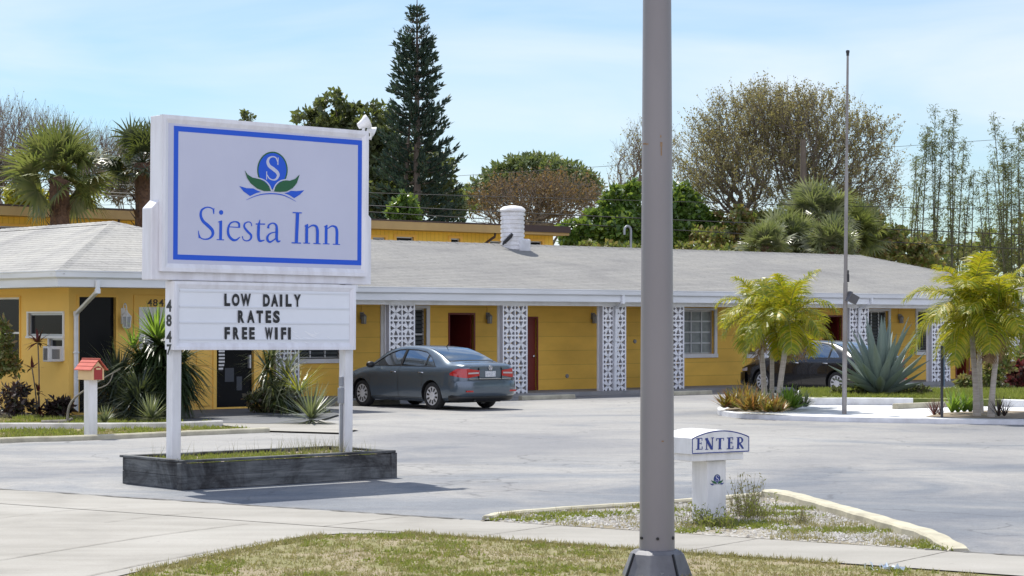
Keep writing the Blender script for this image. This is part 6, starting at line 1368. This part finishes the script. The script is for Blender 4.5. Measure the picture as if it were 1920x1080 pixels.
# bromeliads in the island
r0 = random.Random(12)
for i, (px, py, s_, lf, lab) in enumerate(((1372, 770, .36, 'brom', 'yellow green bromeliad at the left tip of the white island'), (1398, 768, .50, 'brom', 'tall orange and green bromeliad left of the palm trunks'), (1412, 776, .42, 'brom', 'reddish bromeliad at the front of the palm bed'), (1432, 773, .40, 'pale_yucca', 'pale grey green rosette at the foot of the leftmost palm'), (1478, 771, .42, 'yucca_top', 'fresh green spiky rosette right of the palm trunks'), (1452, 778, .30, 'brom', 'low bromeliad under the leaning palm trunk'), (1497, 768, .34, 'pale_yucca', 'small spiky rosette nearest the flagpole'))):
    plant('bromeliad' if lf == 'brom' else 'bedding_rosette', lab, 'plant', G(px, py, .1), 121+i, [('leaves', L_[lf], [(0, 0, .05, 60, s_*1.3, .055, 12, 85, .35), (.14, .05, .05, 40, s_*1.1, .05, 12, 80, .4), (-.15, .06, .05, 40, s_*1.15, .05, 12, 80, .4)])])
for i, (px, py, s_, lf, lab) in enumerate(((1785, 777, .52, 'yucca_top', 'upright yellow green strap leaved plant left of the thick palm trunk'), (1808, 776, .55, 'yucca_top', 'second strap leaved plant close against the thick palm trunk'), (1752, 782, .42, 'red', 'thin red twiggy plant left of the slim sign post'), (1872, 784, .5, 'purple', 'dark twiggy plant at the foot of the right palm trunk'))):
    plant('strap_leaf_plant', lab, 'plant', G(px, py, .1), 131+i, [('leaves', L_[lf], [(0, 0, .03, 34, s_, .05 if lf == 'yucca_top' else .02, 35, 88, .2), (.12, 0, .03, 20, s_*.8, .045 if lf == 'yucca_top' else .02, 35, 85, .25)])])
Yb = 56
for i, (px, lobes, lf, lab) in enumerate(((1870, [(1868, 690, 26, 30), (1850, 705, 22, 22), (1880, 655, 18, 20), (1862, 730, 30, 16)], 'shrub', 'variegated bush behind the right palm trunks'), (1908, [(1908, 712, 20, 28), (1900, 740, 18, 12)], 'red', 'red leaved bush at the right edge'), (1840, [(1846, 668, 14, 18), (1842, 700, 12, 16)], 'red', 'reddish bush seen between the two right palm trunks'), (1925, [(1925, 680, 24, 30)], 'shrub', 'green bush cut by the right edge above the red bush'), (1815, [(1812, 722, 12, 12), (1825, 730, 10, 8)], 'shrub', 'low green bush left of the thick palm trunk under the dark doorway'))):
    clump_tree('flower_bush', lab, 'shrub', px, Yb+i*.7, 0, lobes, L_[lf], 1500, (.08, .16), 141+i, trunk_r=.03, limbs=False)
# ---- ground cover
def tufts(name, polys, n, seed, m_, h=(.03, .08), w_=.012, z=.0, per=5, lean=.6, clump=None):
    r = random.Random(seed); b = MB()
    for P_, share in polys:
        P2 = [(p.x, p.y) for p in P_]; cl = sample(P2, clump, r) if clump else None
        for i in range(int(n*share)):
            if cl: c = r.choice(cl); x, y = c[0]+r.gauss(0, .13), c[1]+r.gauss(0, .13)
            else: x, y = sample(P2, 1, r)[0]
            if cl and not inpoly(x, y, P2): continue
            for _ in range(per):
                a = r.uniform(0, 2*PI); l = r.uniform(.1, lean); d = Vector((math.cos(a)*l, math.sin(a)*l, 1)).normalized(); hh = r.uniform(*h); q = Vector((x+r.uniform(-.03, .03), y+r.uniform(-.03, .03), z)); s_ = d.cross(rv(r)).normalized()*w_/2
                e = q+d*hh-Vector((0, 0, hh*.12*l)); o = len(b.v); b.v += [tuple(q+s_), tuple(q-s_), tuple(e)]; b.f.append((o, o+1, o+2)); b.m.append(0)
    return tag(b.build(name, m_), kind='stuff')
n0 = P0+NR*SWW
VG = [G(250, 1078), G(480, 1026), G(600, 1005), G(700, 1001)]+[n0+E1*k for k in (.2, 1.5, 3, 4.3)]+[G(1840, 1079), G(1840, 1110), G(200, 1110)]
tufts('verge_grass', [(VG, 1)], 4200, 3, L_['grass'], (.02, .055), .009, 0, 5, 1.5)
EDG = [n0+E1*.1+NR*-.05, n0+E1*4.6+NR*-.05, n0+E1*4.6+NR*.12, n0+E1*.1+NR*.12]; EDH = [G(250, 1072), G(480, 1023), G(600, 1002.5), G(610, 1008), G(490, 1030), G(270, 1079)]
tufts('edge_grass', [(EDG, .6), (EDH, .4)], 900, 23, L_['grass'], (.02, .07), .010, 0, 5, 1.3)
tufts('verge_weeds', [(VG, 1)], 1500, 5, L_['weed'], (.015, .05), .02, 0, 5, 1.6, 42)
tufts('island_weeds', [(ISLp, 1)], 1500, 7, L_['weed'], (.02, .06), .024, .012, 5, 1.3, 22)
tufts('island_dry_grass', [(ISLp, 1)], 1200, 9, L_['grass'], (.03, .09), .009, .012, 4, 1.1, 30)
BEDf = [G(0, 829), G(250, 820), G(480, 809), G(430, 803), G(250, 806), G(0, 809)]; BEDb = [G(0, 803), G(160, 803), G(400, 800), G(390, 790), G(250, 786), G(0, 784)]
tufts('bed_grass', [(BEDf, .55), (BEDb, .45)], 4200, 11, L_['grass'], (.02, .06), .018, .01, 4, 1.4)
tufts('bed_weeds', [(BEDf, .3), (BEDb, .7)], 2800, 13, L_['weed'], (.03, .13), .035, .01, 4, 1.2, 34)
PBp = [C0+U*a+B*d for a, d in ((.1, .12), (2.0, .12), (2.0, 1.3), (.1, 1.3))]; PBq = [C0+U*a+B*d for a, d in ((2.0, .12), (3.0, .12), (3.0, 1.3), (2.0, 1.3))]
tufts('planter_grass', [(PBp, .85), (PBq, .15)], 900, 15, L_['weed'], (.02, .075), .02, HT-.03, 5, .9)
tufts('planter_dry_grass', [(PBq, .8), (PBp, .2)], 120, 16, L_['dry'], (.06, .30), .008, HT-.03, 3, .6)
RBg = [G(1500, 764), G(1960, 770), G(1960, 748), G(1500, 748)]
tufts('raised_bed_grass', [(RBg, 1)], 5000, 17, L_['weed'], (.04, .12), .03, .245, 4, .9)
r = random.Random(21); b = MB(); P2 = [(p.x, p.y) for p in ISLp]
cl = sample(P2, 26, r)
for i in range(7000):                                                # broken shell and pebbles
    c = r.choice(cl); x, y = (c[0]+r.gauss(0, .28), c[1]+r.gauss(0, .2)) if r.random() < .8 else sample(P2, 1, r)[0]
    if not inpoly(x, y, P2): continue
    s_ = r.uniform(.008, .022); q = Vector((x, y, .016+s_*.3)); o = len(b.v); a = r.uniform(0, 6)
    b.v += [tuple(q+Vector((math.cos(a+k*1.57)*s_*r.uniform(.7, 1.2), math.sin(a+k*1.57)*s_*r.uniform(.7, 1.2), r.uniform(-.2, .2)*s_))) for k in range(4)]+[tuple(q+Vector((0, 0, s_*.7)))]
    for k in range(4): b.f.append((o+k, o+(k+1) % 4, o+4)); b.m.append(0)
tag(b.build('shell_pebbles', leafmat('shell_chips', [(.50, .48, .45), (.34, .32, .29), (.58, .57, .54), (.25, .225, .20)], 0, .9, .2)), kind='stuff')
for i, (px, py, h, n, lab) in enumerate(((1402, 968, .42, 60, 'tall wispy weed just right of the ENTER pedestal'), (1412, 975, .26, 60, 'dense low weed in the gravel right of the ENTER pedestal'), (1312, 985, .22, 40, 'weed at the left front foot of the ENTER pedestal'), (1345, 990, .16, 60, 'low spreading weed along the front of the ENTER pedestal'), (1505, 985, .18, 26, 'thin dry weed in the gravel beside the yellow kerb'))):
    r = random.Random(150+i); t = thing('weed', lab, 'weed', G(px, py, .012), 0, 'weeds round the ENTER sign'); b = MB(); lb_ = MB()
    for j in range(n):
        a = r.uniform(0, 6.28); l = r.uniform(.1, .55); d = Vector((math.cos(a)*l, math.sin(a)*l, 1)).normalized(); q = Vector((r.gauss(0, .09), r.gauss(0, .07), 0)); e = q+d*h*r.uniform(.4, 1.1)
        b.tube([q, q.lerp(e, .5)+rv(r)*.015, e], [.003, .0025, .001], 3, False)
        for k in range(7): w2 = q.lerp(e, r.uniform(.15, 1)); quad_leaf(lb_, w2, (rv(r)+Vector((0, 0, .5))).normalized(), rv(r), r.uniform(.02, .05), .012)
    b.build('stem', L_['dry'], t); lb_.build('leaves', L_['weed'] if i not in (0, 4) else L_['dry'], t)
b = MB(); r = random.Random(4)                                        # crumpled wrapper in the verge
for i in range(16):
    c = Vector((r.gauss(0, .06), r.gauss(0, .03), .03+r.uniform(0, .03))); b.add([c+rv(r)*.035 for _ in range(3)], [(0, 1, 2)])
o = b.build('crumpled_wrapper', mat('pale_blue_plastic', (.6, .68, .78), .3)); o.location = G(1661, 1071); tag(o, 'crumpled pale blue plastic litter in the grass beside the sidewalk', 'litter')
# ---- wires on two poles outside the view
for i, (y0, y1, Yw, rr_, lab) in enumerate(((330, 262, 108, .010, 'topmost faint power line crossing the sky'), (364, 338, 110, .010, 'second faint power line, above the roofs'), (352, 382, 88, .013, 'power line sagging in front of the tall conifer'), (376, 425, 90, .020, 'dark power line low over the roof, upper of the two at the right'), (388, 450, 91, .018, 'lowest dark power line just over the roof at the right'))):
    x0, x1 = -900, 2900; f = lambda px: y0+(y1-y0)*(px-700)/(1750-700); b = MB()
    b.tube([at(px, f(px)+10*math.sin(PI*(px-x0)/(x1-x0)), Yw) for px in fr_(x0, x1, 30)], rr_, 4, False); o = b.build('power_line', M['black']); tag(o, lab, 'power line', 'power lines behind the motel')
